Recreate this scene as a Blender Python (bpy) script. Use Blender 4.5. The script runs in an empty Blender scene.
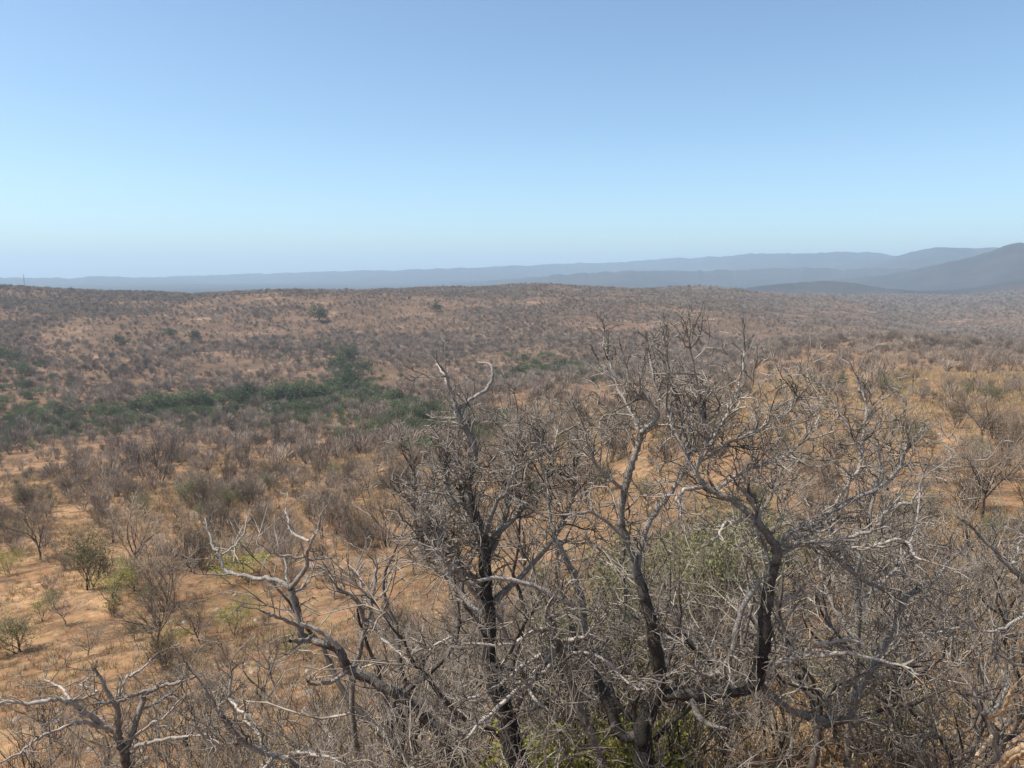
import bpy, math, random
import numpy as np

random.seed(11)
rng = np.random.default_rng(11)
scene = bpy.context.scene
COL = scene.collection
R = math.radians

# ------------------------------------------------------------------ camera, sky, sun, exposure
F_PX = 745.0
PITCH = R(8.5)
cam_d = bpy.data.cameras.new('camera')
cam_d.sensor_width = 36.0
cam_d.lens = F_PX / 1024 * 36
cam_d.clip_start = 0.1
cam_d.clip_end = 90000
cam = bpy.data.objects.new('camera', cam_d)
COL.objects.link(cam)
cam.location = (0, 0, 0)
cam.rotation_euler = (R(90) - PITCH, 0, 0)
scene.camera = cam

SUN_EL, SUN_AZ = R(60), R(-98)          # azimuth from +Y (ahead), negative = to the left
world = bpy.data.worlds.new('World')
scene.world = world
world.use_nodes = True
nt = world.node_tree
nt.nodes.clear()
sky = nt.nodes.new('ShaderNodeTexSky')
sky.sky_type = 'NISHITA'
sky.sun_disc = False
sky.sun_elevation = SUN_EL
sky.sun_rotation = SUN_AZ
sky.altitude = 500
sky.air_density = 0.8
sky.dust_density = 1.8
sky.ozone_density = 2.5
bg = nt.nodes.new('ShaderNodeBackground')
bg.inputs['Strength'].default_value = 0.15
wo = nt.nodes.new('ShaderNodeOutputWorld')
wb = nt.nodes.new('ShaderNodeMix'); wb.data_type = 'RGBA'; wb.blend_type = 'MULTIPLY'   # the camera's white balance on the whole sky
wb.inputs[0].default_value = 1.0
wb.inputs[7].default_value = (0.945, 1.05, 1.0, 1)
nt.links.new(sky.outputs[0], wb.inputs[6])
nt.links.new(wb.outputs[2], bg.inputs[0])
nt.links.new(bg.outputs[0], wo.inputs[0])

sun_d = bpy.data.lights.new('sun', 'SUN')
sun_d.energy = 4.8
sun_d.angle = R(0.53)
sun_d.color = (1.0, 0.955, 0.88)
sun = bpy.data.objects.new('sun', sun_d)
COL.objects.link(sun)
sun.rotation_euler = (R(90) - SUN_EL, 0, -SUN_AZ + R(180))
scene.view_settings.view_transform = 'Standard'
scene.view_settings.look = 'None'
scene.view_settings.exposure = 0.40
scene.view_settings.gamma = 1.0
scene.cycles.use_denoising = True
scene.cycles.max_bounces = 4
scene.cycles.diffuse_bounces = 2
scene.cycles.volume_bounces = 2
scene.cycles.transparent_max_bounces = 8

# ------------------------------------------------------------------ helpers
def tag(o, label=None, cat=None, group=None, kind=None):
    if label: o['label'] = label
    if cat: o['category'] = cat
    if group: o['group'] = group
    if kind: o['kind'] = kind
    return o

def empty(name, loc, rz=0.0):
    o = bpy.data.objects.new(name, None)
    o.empty_display_size = 0.3
    o.location = loc
    o.rotation_euler = (0, 0, rz)
    COL.objects.link(o)
    return o

def link(name, me, parent=None):
    o = bpy.data.objects.new(name, me)
    COL.objects.link(o)
    if parent is not None: o.parent = parent
    return o

def raw_mesh(name, V, Q, mats, midx=None, smooth=True, T=None):
    """V (n,3); Q (m,4) quads; T (k,3) triangles."""
    me = bpy.data.meshes.new(name)
    V = np.asarray(V, np.float32)
    me.vertices.add(len(V))
    me.vertices.foreach_set('co', V.ravel())
    parts, starts, s = [], [], 0
    nq = 0 if Q is None else len(Q)
    ntri = 0 if T is None else len(T)
    if nq:
        parts.append(np.asarray(Q, np.int32).ravel()); starts.append(s + 4 * np.arange(nq)); s += 4 * nq
    if ntri:
        parts.append(np.asarray(T, np.int32).ravel()); starts.append(s + 3 * np.arange(ntri)); s += 3 * ntri
    L = np.concatenate(parts)
    me.loops.add(len(L))
    me.loops.foreach_set('vertex_index', L)
    me.polygons.add(nq + ntri)
    me.polygons.foreach_set('loop_start', np.concatenate(starts).astype(np.int32))
    if smooth:
        me.polygons.foreach_set('use_smooth', np.ones(nq + ntri, bool))
    for m in mats: me.materials.append(m)
    if midx is not None:
        me.polygons.foreach_set('material_index', np.asarray(midx, np.int32))
    me.update(calc_edges=True)
    me.validate()
    return me

def tubes(polys, sides):
    """polys: list of (pts, rads) -> verts, quads (all open tubes, ends closed by their taper)."""
    groups = {}
    for pts, rad in polys:
        groups.setdefault(len(pts), []).append((pts, rad))
    Vs, Qs, off = [], [], 0
    ang = np.arange(sides) * 2 * math.pi / sides
    ca, sa = np.cos(ang), np.sin(ang)
    for n, lst in groups.items():
        P = np.array([a for a, b in lst], np.float64)
        r = np.array([b for a, b in lst], np.float64)
        K = len(lst)
        t = np.empty_like(P)
        t[:, 1:-1] = P[:, 2:] - P[:, :-2]
        t[:, 0] = P[:, 1] - P[:, 0]
        t[:, -1] = P[:, -1] - P[:, -2]
        t /= np.linalg.norm(t, axis=2, keepdims=True) + 1e-9
        k = np.argmin(np.abs(t).max(axis=1), axis=1)
        ref = np.zeros((K, 1, 3)); ref[np.arange(K), 0, k] = 1
        u = ref - (t * ref).sum(2, keepdims=True) * t
        u /= np.linalg.norm(u, axis=2, keepdims=True) + 1e-9
        v = np.cross(t, u)
        ring = P[:, :, None, :] + r[:, :, None, None] * (u[:, :, None, :] * ca[None, None, :, None] + v[:, :, None, :] * sa[None, None, :, None])
        Vs.append(ring.reshape(-1, 3))
        base = off + (np.arange(K) * n * sides)[:, None, None]
        i = (np.arange(n - 1) * sides)[None, :, None]
        j = np.arange(sides)[None, None, :]
        j2 = (j + 1) % sides
        q = np.stack([base + i + j, base + i + j2, base + i + sides + j2, base + i + sides + j], axis=-1)
        Qs.append(q.reshape(-1, 4))
        off += K * n * sides
    return np.concatenate(Vs), np.concatenate(Qs)

def merge(lst):
    """list of (V,Q) -> one"""
    Vs, Qs, off = [], [], 0
    for V, Q in lst:
        Vs.append(V); Qs.append(np.asarray(Q) + off); off += len(V)
    return np.concatenate(Vs), np.concatenate(Qs)

# ---------------- value noise
def _hash(ix, iy, s):
    n = (ix.astype(np.int64) * 374761393 + iy.astype(np.int64) * 668265263 + s * 974711) & 0x7fffffff
    n = ((n ^ (n >> 13)) * 1274126177) & 0x7fffffff
    n = n ^ (n >> 16)
    return (n & 0xffff) / 65535.0

def vnoise(x, y, s=0):
    x = np.asarray(x, float); y = np.asarray(y, float)
    ix, iy = np.floor(x), np.floor(y)
    fx, fy = x - ix, y - iy
    fx = fx * fx * (3 - 2 * fx); fy = fy * fy * (3 - 2 * fy)
    a = _hash(ix, iy, s); b = _hash(ix + 1, iy, s); c = _hash(ix, iy + 1, s); d = _hash(ix + 1, iy + 1, s)
    return (a + (b - a) * fx) * (1 - fy) + (c + (d - c) * fx) * fy

def fbm(x, y, s=0, o=4):
    t, a, n = 0, 0.5, 0
    for i in range(o):
        t = t + a * vnoise(x * 2 ** i, y * 2 ** i, s + i); n += a; a *= 0.5
    return t / n - 0.5

# ------------------------------------------------------------------ materials
def new_mat(name):
    m = bpy.data.materials.new(name); m.use_nodes = True
    n = m.node_tree.nodes
    b = n['Principled BSDF']
    b.inputs['Roughness'].default_value = 0.9
    b.inputs['Specular IOR Level'].default_value = 0.15
    return m, m.node_tree, b

def noise(nt, scale, detail=4, rough=0.6, vec=None, dist=0.0):
    t = nt.nodes.new('ShaderNodeTexNoise')
    t.inputs['Scale'].default_value = scale
    t.inputs['Detail'].default_value = detail
    t.inputs['Roughness'].default_value = rough
    t.inputs['Distortion'].default_value = dist
    if vec is not None: nt.links.new(vec, t.inputs['Vector'])
    return t.outputs['Fac']

def ramp(nt, fac, stops):
    r = nt.nodes.new('ShaderNodeValToRGB')
    e = r.color_ramp.elements
    while len(e) < len(stops): e.new(0.5)
    for k, (p, c) in enumerate(stops):
        e[k].position = p
        e[k].color = (*c, 1) if len(c) == 3 else c
    nt.links.new(fac, r.inputs['Fac'])
    return r.outputs['Color']

def mix(nt, fac, a, b, mode='MIX'):
    m = nt.nodes.new('ShaderNodeMix'); m.data_type = 'RGBA'; m.blend_type = mode
    for s, v in ((m.inputs[0], fac), (m.inputs[6], a), (m.inputs[7], b)):
        if isinstance(v, bpy.types.NodeSocket): nt.links.new(v, s)
        elif isinstance(v, (int, float)): s.default_value = v
        else: s.default_value = (*v, 1)
    return m.outputs[2]

def bump(nt, h, b, strength=0.5, dist=0.02):
    n = nt.nodes.new('ShaderNodeBump')
    n.inputs['Strength'].default_value = strength
    n.inputs['Distance'].default_value = dist
    nt.links.new(h, n.inputs['Height'])
    nt.links.new(n.outputs[0], b.inputs['Normal'])

def obj_coord(nt):
    return nt.nodes.new('ShaderNodeTexCoord').outputs['Object']

def bark(name, dark, mid, pale, p1=0.42, p2=0.60, scale=9.0):
    m, nt, b = new_mat(name)
    co = obj_coord(nt)
    f = noise(nt, scale, 5, 0.65, co)
    c = ramp(nt, f, [(0.30, dark), (p1, mid), (p2, pale), (0.8, pale)])
    f2 = noise(nt, scale * 7, 3, 0.7, co)
    c = mix(nt, 0.6, c, ramp(nt, f2, [(0.3, (0.35, 0.33, 0.32)), (0.65, (1.15, 1.12, 1.08))]), 'MULTIPLY')
    nt.links.new(c, b.inputs['Base Color'])
    bump(nt, f2, b, 0.8, 0.02)
    return m

def twig(name, a, c2, rnd=0.35):
    m, nt, b = new_mat(name)
    co = obj_coord(nt)
    f = noise(nt, 2.5, 3, 0.6, co)
    c = ramp(nt, f, [(0.35, a), (0.65, c2)])
    oi = nt.nodes.new('ShaderNodeObjectInfo')
    k = nt.nodes.new('ShaderNodeMapRange')
    k.inputs['To Min'].default_value = 1 - rnd
    k.inputs['To Max'].default_value = 1 + rnd
    nt.links.new(oi.outputs['Random'], k.inputs['Value'])
    v = nt.nodes.new('ShaderNodeVectorMath'); v.operation = 'SCALE'
    nt.links.new(c, v.inputs[0]); nt.links.new(k.outputs[0], v.inputs['Scale'])
    nt.links.new(v.outputs[0], b.inputs['Base Color'])
    return m

def leaf(name, a, c2, rnd=0.3):
    m = twig(name, a, c2, rnd)
    nt = m.node_tree
    b = nt.nodes['Principled BSDF']
    b.inputs['Roughness'].default_value = 0.6
    tr = nt.nodes.new('ShaderNodeBsdfTranslucent')
    src = b.inputs['Base Color'].links[0].from_socket
    nt.links.new(src, tr.inputs['Color'])
    ms = nt.nodes.new('ShaderNodeMixShader'); ms.inputs[0].default_value = 0.3
    nt.links.new(b.outputs[0], ms.inputs[1]); nt.links.new(tr.outputs[0], ms.inputs[2])
    nt.links.new(ms.outputs[0], nt.nodes['Material Output'].inputs['Surface'])
    return m

def girth_bark(name):
    m, nt, b = new_mat(name)
    co = obj_coord(nt)
    at_ = nt.nodes.new('ShaderNodeAttribute'); at_.attribute_name = 'girth'
    f = noise(nt, 6, 5, 0.65, co)
    f2 = noise(nt, 42, 3, 0.7, co)
    ad = nt.nodes.new('ShaderNodeMath'); ad.operation = 'MULTIPLY_ADD'
    nt.links.new(f, ad.inputs[0]); ad.inputs[1].default_value = -0.12; nt.links.new(at_.outputs['Fac'], ad.inputs[2])
    mr = nt.nodes.new('ShaderNodeMapRange'); mr.inputs['From Min'].default_value = -0.04; mr.inputs['From Max'].default_value = 0.078
    nt.links.new(ad.outputs[0], mr.inputs['Value'])
    c = ramp(nt, mr.outputs[0], [(0.0, (0.46, 0.42, 0.375)), (0.35, (0.27, 0.24, 0.21)), (0.62, (0.10, 0.087, 0.075)), (0.95, (0.05, 0.044, 0.038))])
    c = mix(nt, 0.75, c, ramp(nt, f2, [(0.3, (0.3, 0.28, 0.27)), (0.62, (1.25, 1.22, 1.18))]), 'MULTIPLY')
    nt.links.new(c, b.inputs['Base Color'])
    bump(nt, f2, b, 1.0, 0.04)
    return m

M = {}
M['girth'] = girth_bark('bark')
M['trunk'] = bark('dark_trunk_bark', (0.018, 0.015, 0.013), (0.05, 0.043, 0.037), (0.17, 0.15, 0.13), 0.48, 0.72)
M['limb'] = bark('grey_limb_bark', (0.05, 0.042, 0.036), (0.17, 0.152, 0.134), (0.42, 0.385, 0.345), 0.42, 0.60, 7)
M['pale'] = bark('pale_dead_wood', (0.12, 0.10, 0.085), (0.34, 0.30, 0.26), (0.55, 0.49, 0.43), 0.4, 0.58, 8)
M['raw'] = bark('orange_raw_wood', (0.20, 0.12, 0.07), (0.50, 0.32, 0.18), (0.68, 0.50, 0.33), 0.38, 0.55, 9)
M['thicket'] = twig('thicket_twigs', (0.09, 0.072, 0.057), (0.34, 0.285, 0.23), 0.4)
M['twig'] = twig('grey_twig_bark', (0.08, 0.066, 0.054), (0.36, 0.31, 0.257), 0.2)
M['stem'] = twig('brown_stem_bark', (0.05, 0.042, 0.036), (0.16, 0.135, 0.115), 0.3)
M['brush'] = twig('brown_brush_twigs', (0.17, 0.125, 0.09), (0.37, 0.285, 0.21), 0.5)
M['far'] = twig('far_brush_twigs', (0.21, 0.158, 0.118), (0.39, 0.295, 0.22), 0.55)
M['olive'] = leaf('olive_leaves', (0.15, 0.15, 0.065), (0.25, 0.235, 0.115))
M['lime'] = leaf('yellow_green_leaves', (0.20, 0.225, 0.035), (0.34, 0.33, 0.07))
M['grey_green'] = leaf('grey_green_leaves', (0.115, 0.135, 0.062), (0.19, 0.20, 0.105))
M['green'] = leaf('dark_green_leaves', (0.058, 0.080, 0.034), (0.13, 0.148, 0.065), 0.5)
M['straw'] = twig('straw_grass', (0.30, 0.20, 0.11), (0.47, 0.345, 0.19), 0.3)
M['steel'] = new_mat('galvanised_steel')[0]
M['steel'].node_tree.nodes['Principled BSDF'].inputs['Base Color'].default_value = (0.3, 0.3, 0.32, 1)

# ground
def ground_mat():
    m, nt, b = new_mat('dry_orange_soil')
    co = obj_coord(nt)
    big = noise(nt, 0.012, 4, 0.6, co)
    md = noise(nt, 0.09, 5, 0.65, co, 0.4)
    sm = noise(nt, 0.8, 5, 0.7, co)
    fine = noise(nt, 6.0, 4, 0.7, co)
    soil = ramp(nt, md, [(0.32, (0.13, 0.074, 0.042)), (0.5, (0.33, 0.176, 0.098)), (0.66, (0.53, 0.325, 0.19))])
    grass = ramp(nt, sm, [(0.3, (0.17, 0.115, 0.06)), (0.55, (0.31, 0.205, 0.105)), (0.75, (0.44, 0.315, 0.165))])
    gm = ramp(nt, sm, [(0.42, (0, 0, 0)), (0.60, (1, 1, 1))])
    c = mix(nt, gm, soil, grass)
    litter = ramp(nt, noise(nt, 0.25, 6, 0.75, co), [(0.46, (0, 0, 0)), (0.62, (0.85, 0.85, 0.85))])
    c = mix(nt, litter, c, (0.125, 0.08, 0.05))
    c = mix(nt, 0.8, c, ramp(nt, big, [(0.35, (0.72, 0.72, 0.74)), (0.65, (1.12, 1.08, 1.02))]), 'MULTIPLY')
    c = mix(nt, 0.55, c, ramp(nt, fine, [(0.3, (0.62, 0.6, 0.58)), (0.65, (1.15, 1.12, 1.08))]), 'MULTIPLY')
    # woodland floor on the hills: grey-brown litter under the bare trees, with paler soil showing in patches
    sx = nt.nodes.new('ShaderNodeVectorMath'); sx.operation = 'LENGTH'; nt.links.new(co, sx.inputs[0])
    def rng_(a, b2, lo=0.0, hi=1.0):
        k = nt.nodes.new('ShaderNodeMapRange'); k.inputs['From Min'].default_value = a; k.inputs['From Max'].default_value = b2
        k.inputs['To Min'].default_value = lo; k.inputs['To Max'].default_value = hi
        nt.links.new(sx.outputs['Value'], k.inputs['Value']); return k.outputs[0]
    hillc = ramp(nt, noise(nt, 0.035, 6, 0.7, co, 0.5), [(0.34, (0.075, 0.052, 0.039)), (0.48, (0.13, 0.086, 0.061)), (0.60, (0.19, 0.122, 0.084)), (0.74, (0.40, 0.28, 0.195))])
    c = mix(nt, rng_(200, 520, 0, 0.85), c, hillc)
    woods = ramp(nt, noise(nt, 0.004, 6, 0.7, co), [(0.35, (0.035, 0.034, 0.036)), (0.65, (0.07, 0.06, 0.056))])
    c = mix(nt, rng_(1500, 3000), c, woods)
    nt.links.new(c, b.inputs['Base Color'])
    b.inputs['Roughness'].default_value = 1.0
    b.inputs['Specular IOR Level'].default_value = 0.0
    bump(nt, sm, b, 0.6, 0.25)
    return m

# ------------------------------------------------------------------ terrain (polar sheet)
def px_ang(px):                       # azimuth of an image column near the horizon
    return math.atan((px - 512) / F_PX)

KEYS = [  # azimuth deg, [(distance, height relative to the camera)]
    (-180, [(1, -1.7), (10, -1), (60, 4), (400, 10), (3000, -100), (14000, -100)]),
    (-90, [(1, -1.7), (6, -3), (20, -8), (70, -16), (300, -40), (1500, -70), (6000, -120), (14000, -100)]),
    (-35, [(1, -1.7), (5, -4), (12, -10), (20, -15), (35, -21), (70, -31), (130, -40), (220, -52), (380, -70), (440, -74), (620, -58), (850, -32), (1100, -13), (1250, -12), (1700, -80), (3000, -125), (14000, -100)]),
    (-18, [(1, -1.7), (5, -4), (12, -10), (20, -15), (35, -21), (70, -31), (130, -40), (220, -53), (380, -72), (470, -78), (640, -56), (850, -36), (1100, -18), (1250, -17), (1700, -80), (3000, -125), (14000, -100)]),
    (-6, [(1, -1.7), (5, -4), (12, -10), (20, -14.5), (35, -20), (70, -30), (130, -38), (220, -50), (380, -66), (500, -76), (680, -58), (900, -36), (1150, -18), (1300, -16), (1800, -80), (3000, -125), (14000, -100)]),
    (5, [(1, -1.7), (5, -4), (12, -9.5), (20, -13.5), (35, -18), (70, -26), (130, -33), (220, -42), (400, -62), (520, -68), (700, -52), (950, -32), (1250, -15), (1400, -14), (1900, -80), (3000, -125), (14000, -100)]),
    (14, [(1, -1.7), (5, -4), (12, -9.2), (20, -12.5), (35, -15.5), (70, -21), (130, -27), (220, -36), (400, -56), (600, -66), (850, -52), (1200, -33), (1500, -22), (1700, -22), (2200, -80), (3500, -150), (14000, -100)]),
    (22, [(1, -1.7), (5, -4), (12, -9), (20, -12), (35, -14.5), (70, -18.5), (130, -23), (200, -27), (400, -43), (700, -58), (1000, -60), (1500, -48), (1900, -44), (2600, -75), (4000, -120), (14000, -100)]),
    (30, [(1, -1.7), (5, -4), (12, -9), (20, -12), (35, -14), (70, -17.5), (130, -20.5), (200, -25), (350, -35), (600, -50), (1000, -73), (1600, -82), (2200, -70), (3000, -66), (4200, -75), (14000, -100)]),
    (36, [(1, -1.7), (5, -4), (12, -9), (20, -12), (35, -14), (70, -17), (130, -19.5), (200, -23.5), (350, -33), (600, -48), (1000, -72), (1600, -80), (2400, -62), (3200, -12), (3700, -5), (5200, -40), (14000, -100)]),
    (90, [(1, -1.7), (6, -3), (20, -6), (70, -10), (300, -20), (1500, -60), (6000, -120), (14000, -100)]),
    (180, [(1, -1.7), (10, -1), (60, 4), (400, 10), (3000, -100), (14000, -100)]),
]
RMIN, RMAX, NR = 0.6, 14000.0, 540
ang_in = np.linspace(-46, 46, 760)
ang_out1 = np.linspace(-180, -46, 55)[:-1]
ang_out2 = np.linspace(46, 180, 55)[1:]
ANG = np.concatenate([ang_out1, ang_in, ang_out2])
LD = np.linspace(math.log(RMIN), math.log(RMAX), NR)
DD = np.exp(LD)

def build_heights():
    prof = []
    ker = np.exp(-0.5 * (np.arange(-24, 25) / 9.0) ** 2); ker /= ker.sum()
    for a, pts in KEYS:
        d = np.log([p[0] for p in pts]); z = np.array([p[1] for p in pts], float)
        v = np.interp(LD, d, z)
        v = np.convolve(np.pad(v, 24, mode='edge'), ker, 'valid')
        prof.append(v)
    prof = np.array(prof); ka = np.array([k[0] for k in KEYS], float)
    H = np.empty((len(ANG), NR))
    idx = np.clip(np.searchsorted(ka, ANG, 'right') - 1, 0, len(ka) - 2)
    for i, a in enumerate(ANG):
        k = idx[i]; t = (a - ka[k]) / (ka[k + 1] - ka[k]); t = t * t * (3 - 2 * t)
        H[i] = prof[k] * (1 - t) + prof[k + 1] * t
    A = np.radians(ANG)[:, None]
    X = np.sin(A) * DD[None]; Y = np.cos(A) * DD[None]
    D = np.broadcast_to(DD[None], X.shape)
    w = np.clip((D - 8) / 60, 0, 1)
    H = H + w * (fbm(X / 28, Y / 28, 3, 3) * 2.2)
    w2 = np.clip((D - 150) / 350, 0, 1) * np.clip((3200 - D) / 1500, 0, 1)
    H = H + w2 * (fbm(X / 230, Y / 230, 9, 4) * 26 - np.abs(fbm(X / 120, Y / 120, 17, 3)) * 10)
    w3 = np.clip((D - 1800) / 2500, 0, 1)
    H = H + w3 * fbm(X / 1500, Y / 1500, 23, 4) * 40
    far_relief = np.clip((D - 2300) / 1200, 0, 1) * (fbm(X / 420, Y / 420, 61, 4) * 46)
    # far ridges: crest height in px above the true horizon, by image column
    def ridge(H, d0, w, cols, base, seed, amp):
        xa = np.degrees([px_ang(c[0]) for c in cols]); hp = np.array([c[1] for c in cols], float)
        crest = np.interp(ANG, xa, hp, left=hp[0], right=hp[-1]) / F_PX * d0 * np.cos(np.radians(np.clip(ANG, -60, 60)))
        crest = crest + (fbm(ANG * 0.9, ANG * 0 + seed, seed, 5)) * amp + fbm(ANG * 3.3, ANG * 0 + seed + 7.3, seed + 3, 4) * amp * 0.55
        dd = d0 * (1 + 0.06 * np.sin(ANG * 0.22 + seed))
        wob = 1 + 0.5 * fbm(X / (d0 * 0.05), Y / (d0 * 0.05), seed + 5, 4)
        sh = np.exp(-((D - dd[:, None]) / (w * wob)) ** 2)
        return np.maximum(H, base + (crest[:, None] - base) * sh)
    H = ridge(H, 9300, 1200, [(-700, -8), (0, -5), (195, -4), (225, -1), (270, -1), (340, 1.5), (420, 3), (500, 5.5), (556, 9.5), (600, 10), (640, 13), (690, 15), (722, 16), (742, 18.5), (800, 18.5), (832, 20), (872, 17), (900, 14), (1100, 10), (1700, 6)], -105, 31, 30)
    H = ridge(H, 7600, 900, [(-700, -30), (700, -20), (820, -6), (880, 10), (905, 19), (930, 24), (985, 25.5), (1024, 24), (1500, 20)], -105, 37, 18)
    H = ridge(H, 5700, 600, [(-700, -30), (420, -14), (520, -5), (600, 1), (700, 3), (800, 5), (880, 4), (950, 2), (1700, 0)], -110, 41, 26)
    H = ridge(H, 4700, 750, [(-700, -40), (740, -22), (820, -8), (870, -4), (905, 3), (935, 9), (962, 15), (983, 21), (1003, 28), (1013, 28.5), (1030, 25), (1060, 25), (1200, 18), (1700, 8)], -100, 47, 12)
    H = ridge(H, 2900, 300, [(-700, -60), (700, -40), (745, -15), (785, -10.5), (822, -7.5), (850, -10), (885, -16), (940, -20), (1700, -20)], -120, 53, 6)
    H = H + far_relief * np.clip((H + 125) / 150, 0.15, 0.8)
    return H, X, Y

HG, XG, YG = build_heights()

def height(x, y):
    x = np.asarray(x, float); y = np.asarray(y, float)
    d = np.log(np.maximum(np.hypot(x, y), RMIN)); a = np.degrees(np.arctan2(x, y))
    fi = np.interp(a, ANG, np.arange(len(ANG))); fj = (d - LD[0]) / (LD[1] - LD[0])
    i = np.clip(fi.astype(int), 0, len(ANG) - 2); j = np.clip(fj.astype(int), 0, NR - 2)
    u = fi - i; v = fj - j
    return (HG[i, j] * (1 - u) * (1 - v) + HG[i + 1, j] * u * (1 - v) + HG[i, j + 1] * (1 - u) * v + HG[i + 1, j + 1] * u * v)

HORZ = np.maximum.accumulate(HG / DD[None], axis=1)     # skyline so far, by azimuth
def visible(x, y, top):
    """is a thing whose top is `top` above the ground seen over the nearer ground?"""
    d = np.hypot(x, y); a = np.degrees(np.arctan2(x, y))
    i = np.clip(np.interp(a, ANG, np.arange(len(ANG))).astype(int), 0, len(ANG) - 1)
    j = np.clip(((np.log(d) - LD[0]) / (LD[1] - LD[0])).astype(int) - 1, 0, NR - 1)
    return (height(x, y) + top) / d > HORZ[i, j] - 0.0003

CP, SP = math.cos(PITCH), math.sin(PITCH)
def ray(px, py):
    u = (px - 512) / F_PX; v = (384 - py) / F_PX
    return (u, CP + v * SP, v * CP - SP)
def at(px, py, Y):
    """the point of image pixel (px, py) at distance Y ahead"""
    r = ray(px, py); k = Y / r[1]
    return (r[0] * k, Y, r[2] * k)
def project(x, y, z):
    dep = y * CP - z * SP; up = y * SP + z * CP
    return 512 + F_PX * x / dep, 384 - F_PX * up / dep
def hit(px, py):
    """where the ray of a pixel meets the ground"""
    r = ray(px, py)
    ks = np.exp(np.linspace(math.log(8), math.log(9000), 5000))
    g = r[2] * ks - height(r[0] * ks, r[1] * ks)
    j = int(np.argmax(g < 0))
    return float(r[0] * ks[j]), float(r[1] * ks[j])

def make_terrain():
    na = len(ANG)
    V = np.stack([XG, YG, HG], -1).reshape(-1, 3)
    V = np.concatenate([V, [[0, 0, -1.7]]])
    i = np.arange(na - 1)[:, None]; j = np.arange(NR - 1)[None]
    a = i * NR + j
    Q = np.stack([a, a + 1, a + NR + 1, a + NR], -1).reshape(-1, 4)[:, ::-1]
    k = np.arange(na - 1)
    T = np.stack([np.full(na - 1, len(V) - 1), k * NR, (k + 1) * NR], -1)[:, ::-1]
    me = raw_mesh('terrain', V, Q, [ground_mat()], None, True, T)
    tag(link('terrain', me), kind='structure')
make_terrain()

# haze: one closed box of even, pale air
def make_haze():
    x, y0, y1, z0, z1 = 14600, -14600, 14600, -210, 285
    V = [(-x, y0, z0), (x, y0, z0), (x, y1, z0), (-x, y1, z0), (-x, y0, z1), (x, y0, z1), (x, y1, z1), (-x, y1, z1)]
    Q = [(0, 3, 2, 1), (4, 5, 6, 7), (0, 1, 5, 4), (1, 2, 6, 5), (2, 3, 7, 6), (3, 0, 4, 7)]
    m = bpy.data.materials.new('pale_air'); m.use_nodes = True
    nt = m.node_tree; nt.nodes.clear()
    o = nt.nodes.new('ShaderNodeOutputMaterial'); p = nt.nodes.new('ShaderNodeVolumePrincipled')
    p.inputs['Color'].default_value = (0.645, 0.825, 0.98, 1)
    p.inputs['Density'].default_value = 1.25e-4
    p.inputs['Anisotropy'].default_value = 0.1
    nt.links.new(p.outputs[0], o.inputs['Volume'])
    tag(link('haze', raw_mesh('haze', V, np.array(Q), [m], None, False)), kind='stuff')
make_haze()

# ------------------------------------------------------------------ branch growth
def rnd_perp(d, ang):
    """direction d turned by ang around a random axis"""
    x, y, z = d
    ax = (random.gauss(0, 1), random.gauss(0, 1), random.gauss(0, 1))
    k = ax[0] * x + ax[1] * y + ax[2] * z
    p = (ax[0] - k * x, ax[1] - k * y, ax[2] - k * z)
    n = math.sqrt(p[0] ** 2 + p[1] ** 2 + p[2] ** 2) + 1e-9
    c, s = math.cos(ang), math.sin(ang) / n
    return (x * c + p[0] * s, y * c + p[1] * s, z * c + p[2] * s)

def unit(d):
    n = math.sqrt(d[0] ** 2 + d[1] ** 2 + d[2] ** 2) + 1e-9
    return (d[0] / n, d[1] / n, d[2] / n)

def grow(out, p, d, L, r, lvl, S):
    """S: maxlvl, step, wig, up, dens (per metre), amin, amax, shrink, rmin"""
    n = max(2, min(12, int(round(L / S['step']))))
    st = L / n
    pts = [p]; rads = [r]; dirs = [d]
    rmin = S['rmin']
    for k in range(1, n + 1):
        d = rnd_perp(d, random.gauss(0, S['wig']))
        d = unit((d[0], d[1], d[2] + S['up'] * st))
        p = (p[0] + d[0] * st, p[1] + d[1] * st, p[2] + d[2] * st)
        pts.append(p); dirs.append(d)
        rads.append(max(rmin, r * (1 - 0.75 * k / n)))
    rads[-1] = rmin * 0.6
    out.setdefault(lvl, []).append((pts, rads))
    if lvl >= S['maxlvl']: return
    m = max(1, int(L * S['dens'] * random.uniform(0.7, 1.3) + random.random()))
    for _ in range(m):
        t = random.uniform(0.18, 1.0) * n
        k = min(n - 1, int(t)); f = t - k
        q = tuple(pts[k][i] + (pts[k + 1][i] - pts[k][i]) * f for i in range(3))
        rr = max(rmin, (rads[k] * (1 - f) + rads[k + 1] * f) * random.uniform(0.5, 0.75))
        dd = rnd_perp(dirs[k + 1], random.uniform(S['amin'], S['amax']))
        grow(out, q, dd, L * random.uniform(*S['shrink']) * (1.15 - 0.5 * t / n), rr, lvl + 1, S)

def leaves_on(polys, per, size, spread):
    """small leaf quads round the ends of twigs -> V, Q"""
    P = np.array([p[0][-1] for p in polys] + [p[0][len(p[0]) // 2] for p in polys])
    C = np.repeat(P, per, axis=0)
    n = len(C)
    C = C + rng.normal(0, spread, (n, 3))
    a = rng.normal(0, 1, (n, 3)); a /= np.linalg.norm(a, axis=1, keepdims=True)
    b = np.cross(a, rng.normal(0, 1, (n, 3))); b /= np.linalg.norm(b, axis=1, keepdims=True)
    s = size * rng.uniform(0.6, 1.3, (n, 1))
    V = np.stack([C - a * s, C - b * s * 0.5, C + a * s, C + b * s * 0.5], 1).reshape(-1, 3)
    Q = np.arange(n * 4).reshape(-1, 4)
    return V, Q

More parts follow.
